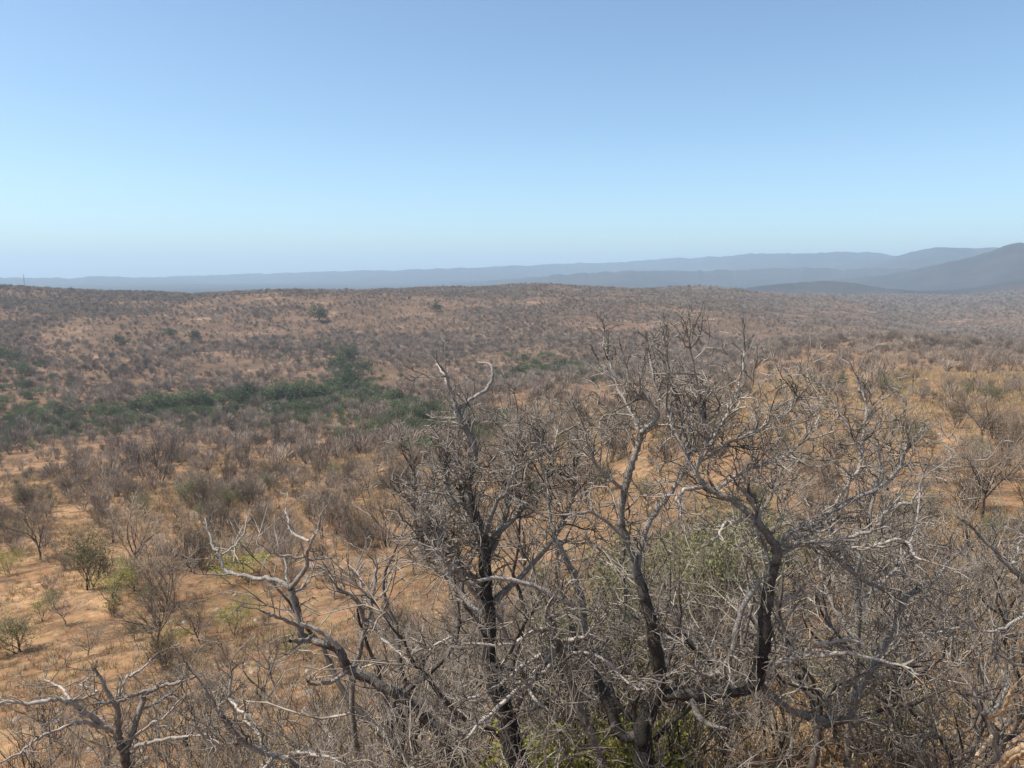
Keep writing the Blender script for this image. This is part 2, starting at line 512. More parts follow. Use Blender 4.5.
# ------------------------------------------------------------------ hand-set foreground trees
def catmull(P, sub):
    P = np.asarray(P, float)
    if len(P) < 3:
        t = np.linspace(0, 1, sub * 2 + 1)[:, None]
        return P[0] * (1 - t) + P[-1] * t
    Q = np.vstack([2 * P[0] - P[1], P, 2 * P[-1] - P[-2]])
    out = []
    for i in range(1, len(Q) - 2):
        for t in np.arange(sub) / sub:
            a, b, c, d = Q[i - 1], Q[i], Q[i + 1], Q[i + 2]
            out.append(0.5 * (2 * b + (c - a) * t + (2 * a - 5 * b + 4 * c - d) * t * t + (3 * b - a - 3 * c + d) * t ** 3))
    out.append(P[-1])
    return np.array(out)

LAND = []      # (px, py, short name): what other labels may point to

class Traced:
    def __init__(self, name, label, cat, D, stems, base=True, group=None, trunk_mat='trunk', limb_mat='limb', land=None):
        """stems: list of stems, each a list of (px, py, width px) or (px, py, width px, distance)."""
        self.D = D
        self.paths = []            # (pixel array with distance, xyz array, radius array, kind)
        self.label, self.name, self.cat, self.group = label, name, cat, group
        self.tm, self.lm = trunk_mat, limb_mat
        for s in stems: self.add(s, 'trunk', down=base)
        if land: LAND.append(land)

    def add(self, pts, kind='limb', dD=0.0, down=False, mat=None, D0=None):
        if kind == 'limb' and D0 is None:
            best, D0 = 1e9, self.D
            for px, xyz, rad, k, m in self.paths:
                d = np.hypot(px[:, 0] - pts[0][0], px[:, 1] - pts[0][1])
                j = int(np.argmin(d))
                if d[j] < best: best, D0, = d[j], xyz[j, 1]
        elif D0 is None: D0 = self.D
        n = len(pts)
        raw, w = [], []
        for i, p in enumerate(pts):
            f = i / max(1, n - 1)
            Y = D0 + dD * f
            raw.append(at(p[0], p[1], Y)); w.append(p[2] * 0.5 * Y / F_PX * 0.86)
        if down:
            x, y, z = raw[0]
            g = float(height(x, y)) - 0.25
            m = 3
            ex, ew = [], []
            for k in range(m, 0, -1):
                f = k / m
                ex.append((x + 0.05 * f * (z - g) * math.sin(7 * x), y, z + (g - z) * f)); ew.append(w[0] * (1 + 0.45 * f * f))
            raw = ex + raw; w = ew + w
        sub = 4
        xyz = catmull(raw, sub)
        rad = np.interp(np.linspace(0, 1, len(xyz)), np.linspace(0, 1, len(w)), w)
        xyz[1:-1] += rng.normal(0, 1, (len(xyz) - 2, 3)) * np.maximum(rad[1:-1, None] * 0.13, 0.011)
        jit = np.convolve(np.pad(rng.uniform(0.8, 1.2, len(rad)), 2, mode='edge'), [.15, .22, .26, .22, .15], 'valid'); rad = rad * jit
        pxy = np.array([project(*q) for q in xyz])
        self.paths.append((pxy, xyz, rad, kind, mat))
        return self

    def build(self, S, dens, length, start=0.25, trunk_start=0.6, extra_up=0.5, angle=(0.5, 1.2), sparse=0, dense2=0):
        root_p = self.paths[0][1][0]
        root = empty(self.name, tuple(root_p))
        tag(root, self.label, self.cat, self.group)
        off = np.array(root_p)
        tw = {}
        for pxy, xyz, rad, kind, mat in self.paths:
            seg = np.linalg.norm(np.diff(xyz, axis=0), axis=1)
            cum = np.concatenate([[0], np.cumsum(seg)]); Ltot = cum[-1]
            s0 = (trunk_start if kind == 'trunk' else start) * Ltot
            cnt = int(dens * (Ltot - s0) + random.random())
            for c in range(cnt + 1):
                s = random.uniform(s0, Ltot) if c < cnt else Ltot * 0.999
                j = min(len(seg) - 1, int(np.searchsorted(cum, s, 'right') - 1))
                f = (s - cum[j]) / seg[j]
                p = xyz[j] * (1 - f) + xyz[j + 1] * f
                d = unit(tuple(xyz[j + 1] - xyz[j]))
                if c < cnt:
                    d = rnd_perp(d, random.uniform(*angle))
                    d = unit((d[0], d[1], d[2] + extra_up * random.random()))
                L = length * random.uniform(0.4, 1.2)
                ppy = project(*p)[1]
                if ppy < 430: L *= max(0.5, (ppy - 215) / 215)
                if dense2 and ppy > 470 and random.random() < dense2: continue
                if ppy < sparse and random.random() < 0.7: continue
                r = min(rad[j] * 0.7, 0.012 * L + 0.006)
                grow(tw, tuple(p), d, L, r, 0, S)
            rr = rad.copy(); 
            V, Q = tubes([(xyz - off, rr)], 10 if rr.max() > 0.05 else 7)
            mt = mat or (self.tm if kind == 'trunk' else self.lm)
            if mt in ('trunk', 'limb'):
                mt = 'girth'
            ns = len(V) // len(rr)
            me = raw_mesh(kind, V, Q, [M[mt]])
            ga = me.attributes.new('girth', 'FLOAT', 'POINT'); ga.data.foreach_set('value', np.repeat(rr, ns).astype(np.float32))
            link(kind, me, root)
        lst = []
        for lvl, polys in tw.items():
            polys = [(np.array(a) - off, b) for a, b in polys]
            lst.append(tubes(polys, 4 if lvl == 0 else 3))
        V, Q = merge(lst)
        link('crown', raw_mesh('crown', V, Q, [M['twig']]), root)
        root['n_twigs'] = sum(len(v) for v in tw.values())
        del root['n_twigs']
        return root

FINE = dict(maxlvl=2, step=0.10, wig=0.42, up=0.3, dens=4.6, amin=0.45, amax=1.25, shrink=(0.32, 0.64), rmin=0.0066)

# --- the big many-stemmed tree right of the middle
A = Traced('bare_tree', 'biggest leafless tree right of centre, dark many-stemmed trunk with widespread silvery branches', 'tree', 11.5,
           [[(648, 800, 26), (643, 757, 24), (641, 735, 22), (650, 708, 20), (657, 690, 19), (659, 672, 17), (655, 645, 16), (650, 620, 15), (643, 592, 13), (637, 575, 11)]],
           land=(700, 600, 'the big silvery tree'))
A.add([(637, 575, 9), (640, 551, 7), (646, 530, 7), (658, 510, 6), (672, 492, 6), (682, 475, 5), (690, 455, 4), (692, 425, 3), (690, 395, 2.4)], dD=0.8)
A.add([(636, 576, 9), (627, 540, 9), (621, 522, 9), (625, 488, 9), (631, 467, 8), (637, 450, 7), (640, 436, 6), (644, 429, 6), (654, 422, 5), (658, 414, 4), (648, 401, 4), (632, 393, 3.4), (626, 367, 2.6), (622, 350, 2)], dD=-0.4)
A.add([(650, 708, 14), (668, 694, 15), (700, 695, 15), (738, 690, 16), (756, 680, 19), (760, 660, 19), (765, 630, 17), (768, 600, 15), (773, 572, 14), (776, 550, 12), (765, 531, 10), (750, 515, 9), (735, 502, 8), (715, 492, 7), (705, 486, 6), (697, 474, 5), (699, 462, 5), (707, 450, 5), (705, 430, 4), (701, 405, 3)], dD=-0.9, mat='trunk')
A.add([(645, 735, 12), (622, 735, 15), (605, 700, 15), (592, 668, 14), (585, 635, 11), (582, 602, 9), (573, 573, 8), (560, 548, 6), (552, 528, 5), (549, 500, 4), (546, 470, 2.6)], dD=0.9, mat='trunk')
A.add([(757, 682, 11), (775, 698, 10), (795, 712, 9), (825, 721, 10), (847, 718, 10), (855, 703, 8), (866, 680, 8), (885, 645, 8), (897, 622, 8), (903, 606, 8), (908, 596, 7), (930, 583, 6), (940, 575, 5), (947, 562, 4), (950, 545, 3)], dD=0.5, mat='trunk')
A.add([(778, 555, 7), (799, 544, 6), (824, 548, 6), (844, 565, 6), (861, 579, 5), (885, 591, 5), (903, 605, 5)], dD=1.0)
A.add([(760, 580, 6), (742, 609, 7), (734, 642, 7), (725, 665, 7), (713, 675, 6), (697, 672, 5), (688, 668, 3)], dD=-0.4)
A.add([(777, 552, 8), (789, 533, 7), (811, 526, 7), (832, 510, 6.5), (858, 497, 6), (877, 489, 5), (895, 473, 4), (905, 455, 3), (908, 430, 2.2)], dD=0.8)
A.add([(832, 510, 4), (844, 490, 4), (852, 479, 4), (861, 463, 4), (863, 437, 3.4), (866, 414, 3), (866, 402, 2.6), (860, 388, 2.2), (858, 374, 1.8)], dD=0.5)
A.add([(861, 455, 3), (851, 432, 2.6), (838, 415, 2.2), (833, 400, 1.8)], dD=0.3)
A.add([(783, 546, 5), (811, 541, 5), (838, 540, 4.5), (865, 533, 4.4), (877, 526, 4), (885, 514, 4), (900, 504, 3.4), (912, 502, 3), (918, 490, 2.4), (925, 470, 2)], dD=-0.7)
A.add([(799, 544, 5), (824, 548, 5), (846, 546, 5), (865, 550, 4.6), (885, 543, 4), (900, 539, 4), (910, 546, 4), (914, 556, 3), (925, 560, 2)], dD=-1.1, mat='pale')
A.add([(795, 540, 4), (818, 530, 4), (838, 519, 3.4), (861, 517, 3), (881, 518, 2.4)], dD=0.9)
A.add([(759, 678, 9), (772, 669, 7), (781, 661, 7), (799, 657, 6.5), (816, 645, 5), (838, 641, 4.4), (857, 642, 3.4), (870, 650, 2.4)], dD=-0.8, mat='pale')
A.add([(801, 656, 5), (822, 656, 5), (838, 653, 5), (855, 654, 4.4), (877, 660, 4), (904, 667, 3), (920, 675, 2)], dD=-1.0, mat='pale')
A.add([(690, 694, 8), (694, 707, 8), (703, 721, 7), (715, 726, 6), (727, 729, 4)], dD=-0.5)
A.add([(848, 716, 5), (852, 735, 4), (862, 748, 3), (868, 765, 2)], dD=0.3)
A.add([(832, 719, 4), (838, 700, 4), (845, 682, 3), (850, 668, 2)], dD=-0.2)
A.add([(697, 474, 5), (681, 446, 4.4), (668, 414, 3.6), (655, 386, 3), (649, 352, 2)], dD=0.7)
A.add([(705, 436, 4), (699, 408, 3.4), (697, 378, 3), (691, 350, 2.4), (687, 330, 1.6)], dD=-0.7)
A.add([(707, 450, 4.4), (722, 425, 4), (733, 402, 3), (741, 375, 2.4), (744, 350, 1.8)], dD=0.9)
A.add([(690, 455, 4), (677, 404, 3.4), (668, 362, 2.6), (664, 336, 1.8)], dD=-0.9)
A.add([(641, 436, 4), (629, 410, 3.4), (617, 386, 3), (609, 360, 2.4), (605, 343, 1.6)], dD=1.0)
A.add([(709, 450, 4), (735, 440, 4), (763, 427, 3), (785, 414, 2.4), (800, 396, 1.8)], dD=-0.8)
A.add([(715, 490, 5), (745, 471, 4), (775, 461, 3.4), (798, 446, 3), (815, 425, 2)], dD=0.9)
A.add([(703, 486, 5), (688, 490, 5), (678, 496, 5), (682, 507, 4), (681, 516, 2.4)], dD=-0.9, mat='pale')
A.add([(755, 520, 5), (737, 521, 4), (722, 525, 4), (719, 535, 3), (712, 541, 2.4)], dD=-0.8, mat='pale')
A.add([(759, 522, 5), (752, 500, 5), (742, 490, 4.4), (738, 485, 3), (757, 478, 2.4), (762, 460, 2)], dD=-0.7)
A.add([(625, 490, 5), (600, 470, 4), (588, 447, 3), (583, 420, 2)], dD=-0.6)
A.add([(627, 540, 4), (598, 515, 4), (585, 512, 3.4), (560, 515, 2.6)], dD=-0.8)
A.add([(773, 570, 5), (763, 545, 5), (757, 520, 4), (770, 500, 3), (775, 480, 2)], dD=0.5)
A.add([(776, 605, 4), (790, 598, 4), (802, 597, 4), (815, 590, 3), (830, 594, 2)], dD=-0.5)
A.add([(584, 628, 6), (571, 606, 6), (550, 594, 6), (525, 583, 6), (496, 578, 5), (466, 582, 4), (455, 575, 4), (443, 560, 3), (438, 546, 2)], dD=-1.3, mat='pale')
A.build(FINE, 13.0, 0.95, start=0.12, trunk_start=0.5, dense2=0.5)

# --- stem with the knot of bleached drooping limbs
B = Traced('bare_tree', 'slim dark stem ending in a knot of bleached drooping limbs, between the two thick trunks', 'tree', 10.4,
           [[(606, 795, 12), (600, 755, 11), (588, 727, 10), (577, 700, 10), (565, 665, 9), (557, 645, 9)]], land=(545, 645, 'the knot of bleached limbs'))
B.add([(557, 646, 9), (540, 655, 6), (520, 668, 5), (504, 681, 4.5), (487, 692, 4), (465, 700, 3)], dD=-1.2, mat='pale')
B.add([(557, 646, 8), (548, 668, 6), (533, 680, 5), (514, 692, 5), (499, 706, 4.6), (480, 724, 4), (463, 741, 3)], dD=-1.6, mat='pale')
B.add([(557, 646, 8), (551, 632, 7), (538, 629, 7), (526, 635, 5), (515, 643, 4), (495, 645, 3.4), (462, 643, 3), (448, 637, 3), (430, 650, 2.4)], dD=-1.1, mat='pale')
B.add([(553, 638, 7), (546, 618, 6), (549, 604, 5), (558, 592, 4), (575, 580, 3)], dD=-0.6, mat='pale')
B.add([(557, 646, 7), (575, 652, 5), (590, 653, 5), (606, 660, 4), (618, 675, 4), (632, 685, 3), (645, 690, 2)], dD=-0.9, mat='pale')
B.add([(556, 644, 7), (570, 640, 5), (586, 636, 4.4), (597, 622, 3), (612, 610, 2)], dD=-0.7, mat='pale')
B.add([(555, 650, 6), (537, 668, 5), (530, 690, 4), (541, 705, 3)], dD=-0.9, mat='pale')
B.build(FINE, 11.0, 0.75, start=0.1, trunk_start=0.6, extra_up=0.2)

# --- the tree whose forked top stands clear against the valley
C = Traced('bare_tree', 'leafless tree with thick black trunk whose forked bare top rises alone against the valley', 'tree', 12.4,
           [[(520, 790, 27), (516, 757, 25), (511, 731, 23), (502, 703, 21), (496, 683, 20), (491, 657, 19), (489, 611, 17), (485, 580, 16), (485, 545, 14), (476, 519, 12), (470, 499, 11), (468, 485, 9), (474, 462, 8), (472, 440, 7.5), (465, 428, 7), (458, 417, 6.4), (455, 404, 5), (451, 393, 4.6), (447, 380, 4), (445, 371, 3.2), (438, 363, 2.6), (435, 354, 1.8)]],
           land=(462, 405, 'the lone forked branch'))
C.add([(461, 422, 5), (460, 408, 5), (471, 400, 4.6), (484, 391, 4.2), (491, 383, 3.8), (492, 371, 3.2), (487, 364, 2.6), (477, 361, 2)], dD=0.5)
C.add([(446, 377, 2.4), (431, 378, 2), (420, 373, 1.6)], dD=-0.3)
C.add([(448, 386, 2.6), (442, 371, 2.2), (436, 364, 1.8)], dD=0.4, mat='pale')
C.add([(456, 405, 2.6), (453, 392, 2.2), (455, 385, 1.6)], dD=-0.2)
C.add([(486, 562, 9), (500, 530, 7), (510, 500, 6), (515, 470, 5), (518, 440, 3.4), (516, 415, 2)], dD=0.9)
C.add([(485, 545, 8), (520, 512, 6), (543, 482, 5), (554, 450, 3.4), (558, 425, 2)], dD=1.2)
C.add([(487, 590, 8), (455, 560, 6), (430, 548, 5), (417, 530, 5), (413, 505, 4), (415, 475, 3.4), (411, 450, 2)], dD=-1.2)
C.add([(489, 605, 8), (530, 568, 6), (560, 530, 5), (573, 490, 4), (577, 455, 2.4)], dD=0.4)
C.add([(489, 620, 8), (465, 600, 6), (442, 565, 5), (430, 530, 4), (432, 490, 3.4), (440, 455, 2)], dD=1.2)
C.add([(476, 519, 6), (462, 503, 5), (455, 502, 4), (447, 480, 3), (445, 455, 2)], dD=-0.7)
C.add([(489, 615, 6), (462, 575, 6), (445, 540, 5), (428, 532, 4), (420, 515, 3)], dD=-1.3, mat='pale')
C.add([(485, 535, 6), (498, 500, 5), (507, 492, 5), (515, 468, 3), (530, 440, 2)], dD=-1.0)
C.add([(485, 548, 5), (470, 520, 4), (460, 470, 3), (457, 440, 2)], dD=0.8)
C.add([(545, 480, 4), (540, 455, 3), (536, 430, 2)], dD=-0.5)
C.build(FINE, 14.0, 0.95, start=0.2, trunk_start=0.42, angle=(0.35, 1.0), sparse=428)

# --- leaning tree on the left of the middle
E = Traced('bare_tree', 'leaning leafless tree with long black trunk slanting left over the orange ground', 'tree', 11.2,
           [[(470, 800, 19), (445, 748, 18), (425, 718, 17), (412, 705, 17), (400, 696, 16), (383, 687, 15), (363, 677, 15), (348, 669, 14), (344, 659, 13), (337, 649, 13), (320, 642, 12), (304, 638, 12), (300, 625, 11), (296, 605, 10), (291, 589, 10)]],
           land=(300, 600, 'the leaning black-trunked tree'))
E.add([(291, 588, 8), (275, 580, 7), (255, 577, 6.5), (233, 574, 6), (222, 569, 5), (220, 555, 5), (213, 546, 4), (209, 532, 3), (205, 518, 2)], dD=0.8)
E.add([(292, 586, 8), (305, 569, 7), (307, 555, 6.5), (311, 542, 5), (318, 529, 4), (322, 512, 2.4)], dD=-0.6)
E.add([(309, 541, 4), (294, 534, 4), (288, 520, 3), (286, 508, 2)], dD=0.4, mat='pale')
E.add([(306, 557, 4), (290, 557, 4), (276, 555, 3), (266, 549, 2)], dD=-0.6, mat='pale')
E.add([(306, 560, 3), (318, 559, 2.6), (330, 558, 1.8)], dD=0.4)
E.add([(300, 628, 6), (286, 620, 6), (273, 616, 5), (264, 612, 3)], dD=-0.7, mat='limb')
E.add([(340, 648, 7), (329, 637, 6.5), (314, 629, 6), (300, 624, 6)], dD=-0.3, mat='pale')
E.add([(310, 639, 5), (300, 640, 6), (290, 641, 6)], dD=-0.6, mat='trunk')
E.add([(306, 641, 4), (294, 648, 3), (285, 654, 2)], dD=-0.8)
E.add([(293, 593, 4), (303, 587, 4), (310, 580, 3)], dD=0.5)
E.add([(288, 586, 4), (286, 572, 3), (284, 556, 2)], dD=0.3)
E.add([(348, 670, 6), (330, 682, 6), (312, 684, 6), (308, 681, 4)], dD=-0.6, mat='trunk')
E.add([(232, 574, 3), (215, 575, 2.4), (198, 574, 1.6)], dD=-0.4)
E.add([(220, 556, 3), (235, 545, 3), (245, 530, 2), (247, 515, 1.6)], dD=0.6)
for i_, (a_, b_, r_, k_, m_) in enumerate(E.paths): E.paths[i_] = (a_, b_, r_ * 0.82, k_, m_)
E.build(FINE, 4.5, 0.45, start=0.3, trunk_start=0.35)

# --- grey fork-stemmed tree at the bottom left
Fl = Traced('bare_tree', 'grey leafless tree forking low at the bottom left, long limb reaching the left edge', 'tree', 12.6,
            [[(127, 800, 13), (126, 768, 12), (124, 751, 11), (120, 742, 9), (118, 731, 8), (116, 709, 6), (107, 690, 5), (94, 668, 3)]],
            land=(125, 720, 'the grey fork-stemmed tree'))
Fl.add([(115, 732, 7), (96, 720, 8), (81, 709, 7), (68, 701, 6.5), (52, 700, 5), (33, 704, 5), (10, 702, 4), (-10, 702, 3)], dD=-1.0, mat='pale')
Fl.add([(114, 732, 5), (94, 725, 5), (77, 722, 4.4), (59, 730, 4), (39, 738, 4), (20, 753, 3), (0, 763, 2.4)], dD=-1.4, mat='pale')
Fl.add([(125, 752, 9), (132, 735, 8), (138, 714, 8), (144, 696, 7), (151, 690, 6), (166, 685, 5), (182, 682, 4), (195, 676, 3)], dD=0.7, mat='trunk')
Fl.add([(149, 691, 5), (131, 696, 4.4), (116, 703, 4), (94, 704, 3)], dD=-0.9)
Fl.add([(142, 709, 4), (160, 701, 3.6), (175, 690, 2.6)], dD=0.7)
Fl.add([(133, 738, 4.4), (149, 725, 4), (168, 714, 3), (180, 700, 2)], dD=-0.8)
Fl.add([(129, 749, 5), (151, 742, 5), (177, 737, 4), (203, 735, 3), (215, 740, 2)], dD=-1.0)
Fl.add([(68, 701, 4), (82, 698, 4), (96, 692, 3), (80, 685, 2)], dD=0.6, mat='pale')
Fl.add([(117, 715, 3), (122, 683, 4), (133, 674, 4), (144, 668, 3), (152, 658, 2)], dD=0.9, mat='pale')
Fl.add([(70, 700, 3), (60, 687, 3), (45, 680, 2)], dD=0.7, mat='pale')
Fl.build(FINE, 6, 0.7, start=0.3, trunk_start=0.6)

# --- bleached gnarled tree beside it
G = Traced('bare_tree', 'low gnarled bleached tree of crooked white branches beside the grey fork-stemmed tree', 'tree', 11.0,
           [[(330, 800, 8), (305, 772, 8), (285, 758, 7), (262, 752, 6.5), (243, 742, 6), (226, 722, 6), (212, 700, 5), (203, 685, 4)]], limb_mat='pale', land=(240, 730, 'the gnarled bleached tree'))
G.add([(222, 716, 5), (221, 705, 5), (229, 697, 4), (231, 680, 3), (229, 660, 2)], dD=-0.3)
G.add([(229, 697, 4), (238, 708, 4), (244, 713, 3)], dD=-0.4)
G.add([(243, 742, 4), (225, 744, 4), (211, 742, 3), (198, 730, 2)], dD=-0.6)
G.add([(285, 758, 5), (300, 752, 5), (318, 755, 4), (340, 762, 3)], dD=-0.7)
G.add([(275, 755, 5), (265, 768, 5), (255, 780, 4)], dD=-0.8)
G.add([(262, 752, 4), (259, 735, 4), (246, 720, 3), (250, 700, 2)], dD=0.7)
G.build(FINE, 8, 0.7, start=0.1, trunk_start=0.3)

# --- small grey dead tree above the leaning trunk
J = Traced('bare_tree', 'small twisted grey dead tree just right of the leaning black-trunked tree', 'tree', 14.5,
           [[(352, 700, 7), (356, 665, 7), (362, 640, 6), (367, 625, 6), (371, 606, 5), (374, 585, 4), (377, 565, 2.4)]], trunk_mat='limb', land=(368, 600, 'the small twisted tree'))
J.add([(366, 625, 5), (360, 607, 5), (351, 596, 4), (338, 588, 3), (330, 578, 2)], dD=-0.6)
J.add([(369, 618, 4), (380, 636, 4), (393, 648, 3), (405, 658, 2)], dD=-0.8, mat='pale')
J.add([(370, 610, 4), (362, 590, 3), (358, 570, 2)], dD=0.6)
J.add([(371, 605, 4), (386, 590, 3), (394, 570, 2)], dD=0.6)
J.build(FINE, 7, 0.8, start=0.2, trunk_start=0.5)

# --- slim upright tree behind the big one, right
K = Traced('bare_tree', 'slim upright black-stemmed tree standing behind the right limbs of the big silvery tree', 'tree', 14.5,
           [[(846, 790, 9), (848, 745, 9), (852, 700, 8), (857, 650, 8), (858, 600, 7), (856, 570, 6), (866, 540, 5), (872, 505, 4), (880, 470, 3), (878, 440, 2)]], land=(858, 620, 'the slim upright tree'))
K.add([(857, 640, 5), (835, 610, 4), (822, 575, 3), (818, 540, 2)], dD=0.9)
K.add([(857, 605, 4), (895, 570, 4), (915, 530, 3), (920, 490, 2)], dD=1.2)
K.add([(853, 690, 4), (880, 660, 3.4), (900, 640, 3), (915, 600, 2)], dD=-1.1)
K.build(FINE, 7, 1.0, start=0.2, trunk_start=0.4)

# --- tree leaning in at the right edge
Hh = Traced('bare_tree', 'leafless tree leaning in from the right edge, one long straight limb pointing up left', 'tree', 11.5,
            [[(1110, 800, 16), (1085, 700, 14), (1058, 620, 12), (1040, 595, 10), (1024, 580, 8), (1012, 568, 7), (991, 547, 5), (974, 528, 3)]], land=(1005, 570, 'the tree leaning in'))
Hh.add([(1012, 568, 4), (1016, 555, 3), (1022, 540, 2)], dD=0.5)
Hh.add([(1050, 610, 6), (1030, 612, 5), (1010, 625, 4), (990, 632, 3.4), (970, 625, 3), (955, 615, 2)], dD=-0.8)
Hh.add([(970, 625, 3), (950, 630, 3), (930, 634, 2.4), (912, 632, 1.6)], dD=-0.4, mat='pale')
Hh.add([(1062, 640, 6), (1040, 660, 5), (1020, 665, 4), (1000, 655, 3)], dD=-0.9)
Hh.build(FINE, 6, 0.8, start=0.2, trunk_start=0.5)

# --- snapped tree with raw orange wood
N = Traced('broken_tree', 'snapped dead tree with raw orange broken wood low in the right-hand corner', 'dead tree', 10.6,
           [[(1002, 800, 8), (998, 765, 7), (992, 735, 7), (987, 718, 6.5), (981, 711, 6), (976, 702, 6), (975, 688, 5)]], land=(990, 715, 'the snapped orange-wooded tree'))
N.add([(988, 719, 6), (993, 716, 6), (1001, 711, 5), (1006, 704, 5), (1009, 695, 5), (1012, 688, 4)], dD=-0.4, mat='raw')
N.add([(998, 770, 7), (1008, 757, 9), (1020, 749, 9), (1034, 744, 8)], dD=-0.6, mat='raw')
N.add([(998, 775, 6), (1006, 766, 5), (1016, 757, 5), (1026, 752, 4)], dD=-0.9, mat='raw')
N.add([(992, 735, 5), (982, 748, 5), (977, 757, 4)], dD=-0.5, mat='raw')
N.add([(987, 718, 4), (1005, 690, 3.4), (998, 660, 3), (990, 640, 2)], dD=0.6)
N.build(FINE, 4, 0.4, start=0.6, trunk_start=0.9)

# ------------------------------------------------------------------ prototypes of bushes and trees
def proto_shrub(seed, stems, h, spread, dens, maxlvl, rmin, r0, step=0.3, leaves=None, wig=0.22, up=0.35):
    """many-stemmed bare shrub; h its height. -> trunk (V,Q), crown (V,Q), leaves (V,Q) or None"""
    random.seed(seed)
    tk, cr = [], {}
    S = dict(maxlvl=maxlvl, step=step, wig=wig, up=up, dens=dens, amin=0.35, amax=0.95, shrink=(0.4, 0.7), rmin=rmin)
    for s in range(stems):
        az = random.uniform(0, 6.283); tilt = random.uniform(0.05, spread)
        d = (math.sin(tilt) * math.cos(az), math.sin(tilt) * math.sin(az), math.cos(tilt))
        p = (random.gauss(0, 0.12), random.gauss(0, 0.12), -0.15)
        o = {}
        grow(o, p, d, h * random.uniform(0.75, 1.05), r0 * random.uniform(0.6, 1.1), 0, S)
        tk += o.pop(0)
        for k, v in o.items(): cr.setdefault(k, []).extend(v)
    T = tubes(tk, 5)
    Cw = merge([tubes(v, 3) for v in cr.values()])
    Lf = leaves_on(cr[max(cr)], *leaves) if leaves else None
    return T, Cw, Lf

def proto_tree(seed, h, trunk_h, boughs, dens, maxlvl, rmin, r0, step=0.35, leaves=None, up=0.15, wig=0.28, spread=(0.5, 1.1)):
    random.seed(seed)
    S = dict(maxlvl=maxlvl, step=step, wig=wig, up=up, dens=dens, amin=0.4, amax=1.1, shrink=(0.38, 0.68), rmin=rmin)
    p = [(0, 0, -0.2)]; d = (random.gauss(0, .12), random.gauss(0, .12), 1)
    n = 5
    for k in range(n):
        d = unit((d[0] + random.gauss(0, .16), d[1] + random.gauss(0, .16), d[2]))
        q = p[-1]; p.append((q[0] + d[0] * trunk_h / n, q[1] + d[1] * trunk_h / n, q[2] + d[2] * (trunk_h + .2) / n))
    tk = [(p, [r0 * (1.35 if k == 0 else 1) * (1 - 0.09 * k) for k in range(n + 1)])]
    cr = {}
    for b in range(boughs):
        k = random.choice([3, 4, 5, 5, 5])
        az = 6.283 * b / boughs + random.uniform(-.5, .5); tilt = random.uniform(*spread)
        dd = (math.sin(tilt) * math.cos(az), math.sin(tilt) * math.sin(az), math.cos(tilt))
        o = {}
        grow(o, p[k], dd, (h - trunk_h) * random.uniform(0.75, 1.15), r0 * random.uniform(.45, .65), 0, S)
        tk += o.pop(0)
        for kk, v in o.items(): cr.setdefault(kk, []).extend(v)
    T = tubes([(a, b) for a, b in tk], 6)
    Cw = merge([tubes(v, 3) for v in cr.values()])
    Lf = leaves_on(cr[max(cr)], *leaves) if leaves else None
    return T, Cw, Lf

class Proto:
    def __init__(self, name, geo, tmat, cmat, lmat=None):
        T, Cw, Lf = geo
        self.name = name
        self.trunk = raw_mesh('trunk', T[0], T[1], [M[tmat]])
        parts = [(Cw, 0)] + ([(Lf, 1)] if Lf is not None else [])
        V, Q = merge([g for g, _ in parts])
        mi = np.concatenate([np.full(len(g[1]), k) for g, k in parts])
        mats = [M[cmat]] + ([M[lmat]] if lmat else [])
        self.crown = raw_mesh('crown', V, Q, mats, mi)
        V, Q = merge([T] + [g for g, _ in parts])
        mi = np.concatenate([np.zeros(len(T[1]), int)] + [np.full(len(g[1]), k + 1) for g, k in parts])
        self.joined = raw_mesh(name, V, Q, [M[tmat]] + mats, mi)
        self.tris = len(Q) * 2
        self.first = {}

    def place(self, x, y, s, rz, parts, label, cat, group, sz=1.0, tilt=0.0):
        z = float(height(x, y)) - 0.05
        key = bool(parts)
        if key not in self.first:
            if parts:
                o = empty(self.name, (0, 0, 0))
                kids = [link('trunk', self.trunk, o), link('crown', self.crown, o)]
            else:
                o = link(self.name, self.joined); kids = []
            self.first[key] = (o, kids)
        else:
            o0, k0 = self.first[key]
            o = o0.copy(); COL.objects.link(o)
            for k in k0:
                c = k.copy(); COL.objects.link(c); c.parent = o
        o.location = (x, y, z); o.rotation_euler = (tilt * math.cos(rz), tilt * math.sin(rz), rz); o.scale = (s, s, s * sz)
        tag(o, label, cat, group)
        return o

near_shrub = [Proto('bare_shrub', proto_shrub(100 + k, 7 + k % 3, 3.2, 0.7, 1.75, 3, 0.008, 0.036, 0.24, wig=0.33), 'stem', 'thicket') for k in range(5)]
near_tree = [Proto('bare_tree', proto_tree(140 + k, 4.2, 1.5, 6 + k % 2, 1.75, 3, 0.008, 0.075, 0.26, wig=0.36), 'stem', 'thicket') for k in range(4)]
mid_shrub = [Proto('bare_shrub', proto_shrub(200 + k, 9 + k % 4, 2.8, 0.85, 4.2, 2, 0.0095, 0.03, 0.36), 'stem', 'brush') for k in range(6)]
mid_tree = [Proto('bare_tree', proto_tree(240 + k, 4.4, 1.5, 7, 4.4, 2, 0.010, 0.08, 0.36), 'stem', 'brush') for k in range(6)]
olive_shrub = [Proto('olive_shrub', proto_shrub(300 + k, 8, 2.6, 0.8, 2.4, 2, 0.010, 0.03, 0.35, leaves=(15, 0.045, 0.19)), 'stem', 'brush', 'olive') for k in range(3)]
lime_shrub = [Proto('yellow_green_shrub', proto_shrub(320 + k, 7, 2.4, 0.8, 2.4, 2, 0.009, 0.03, 0.35, leaves=(13, 0.043, 0.18)), 'stem', 'brush', 'lime') for k in range(2)]
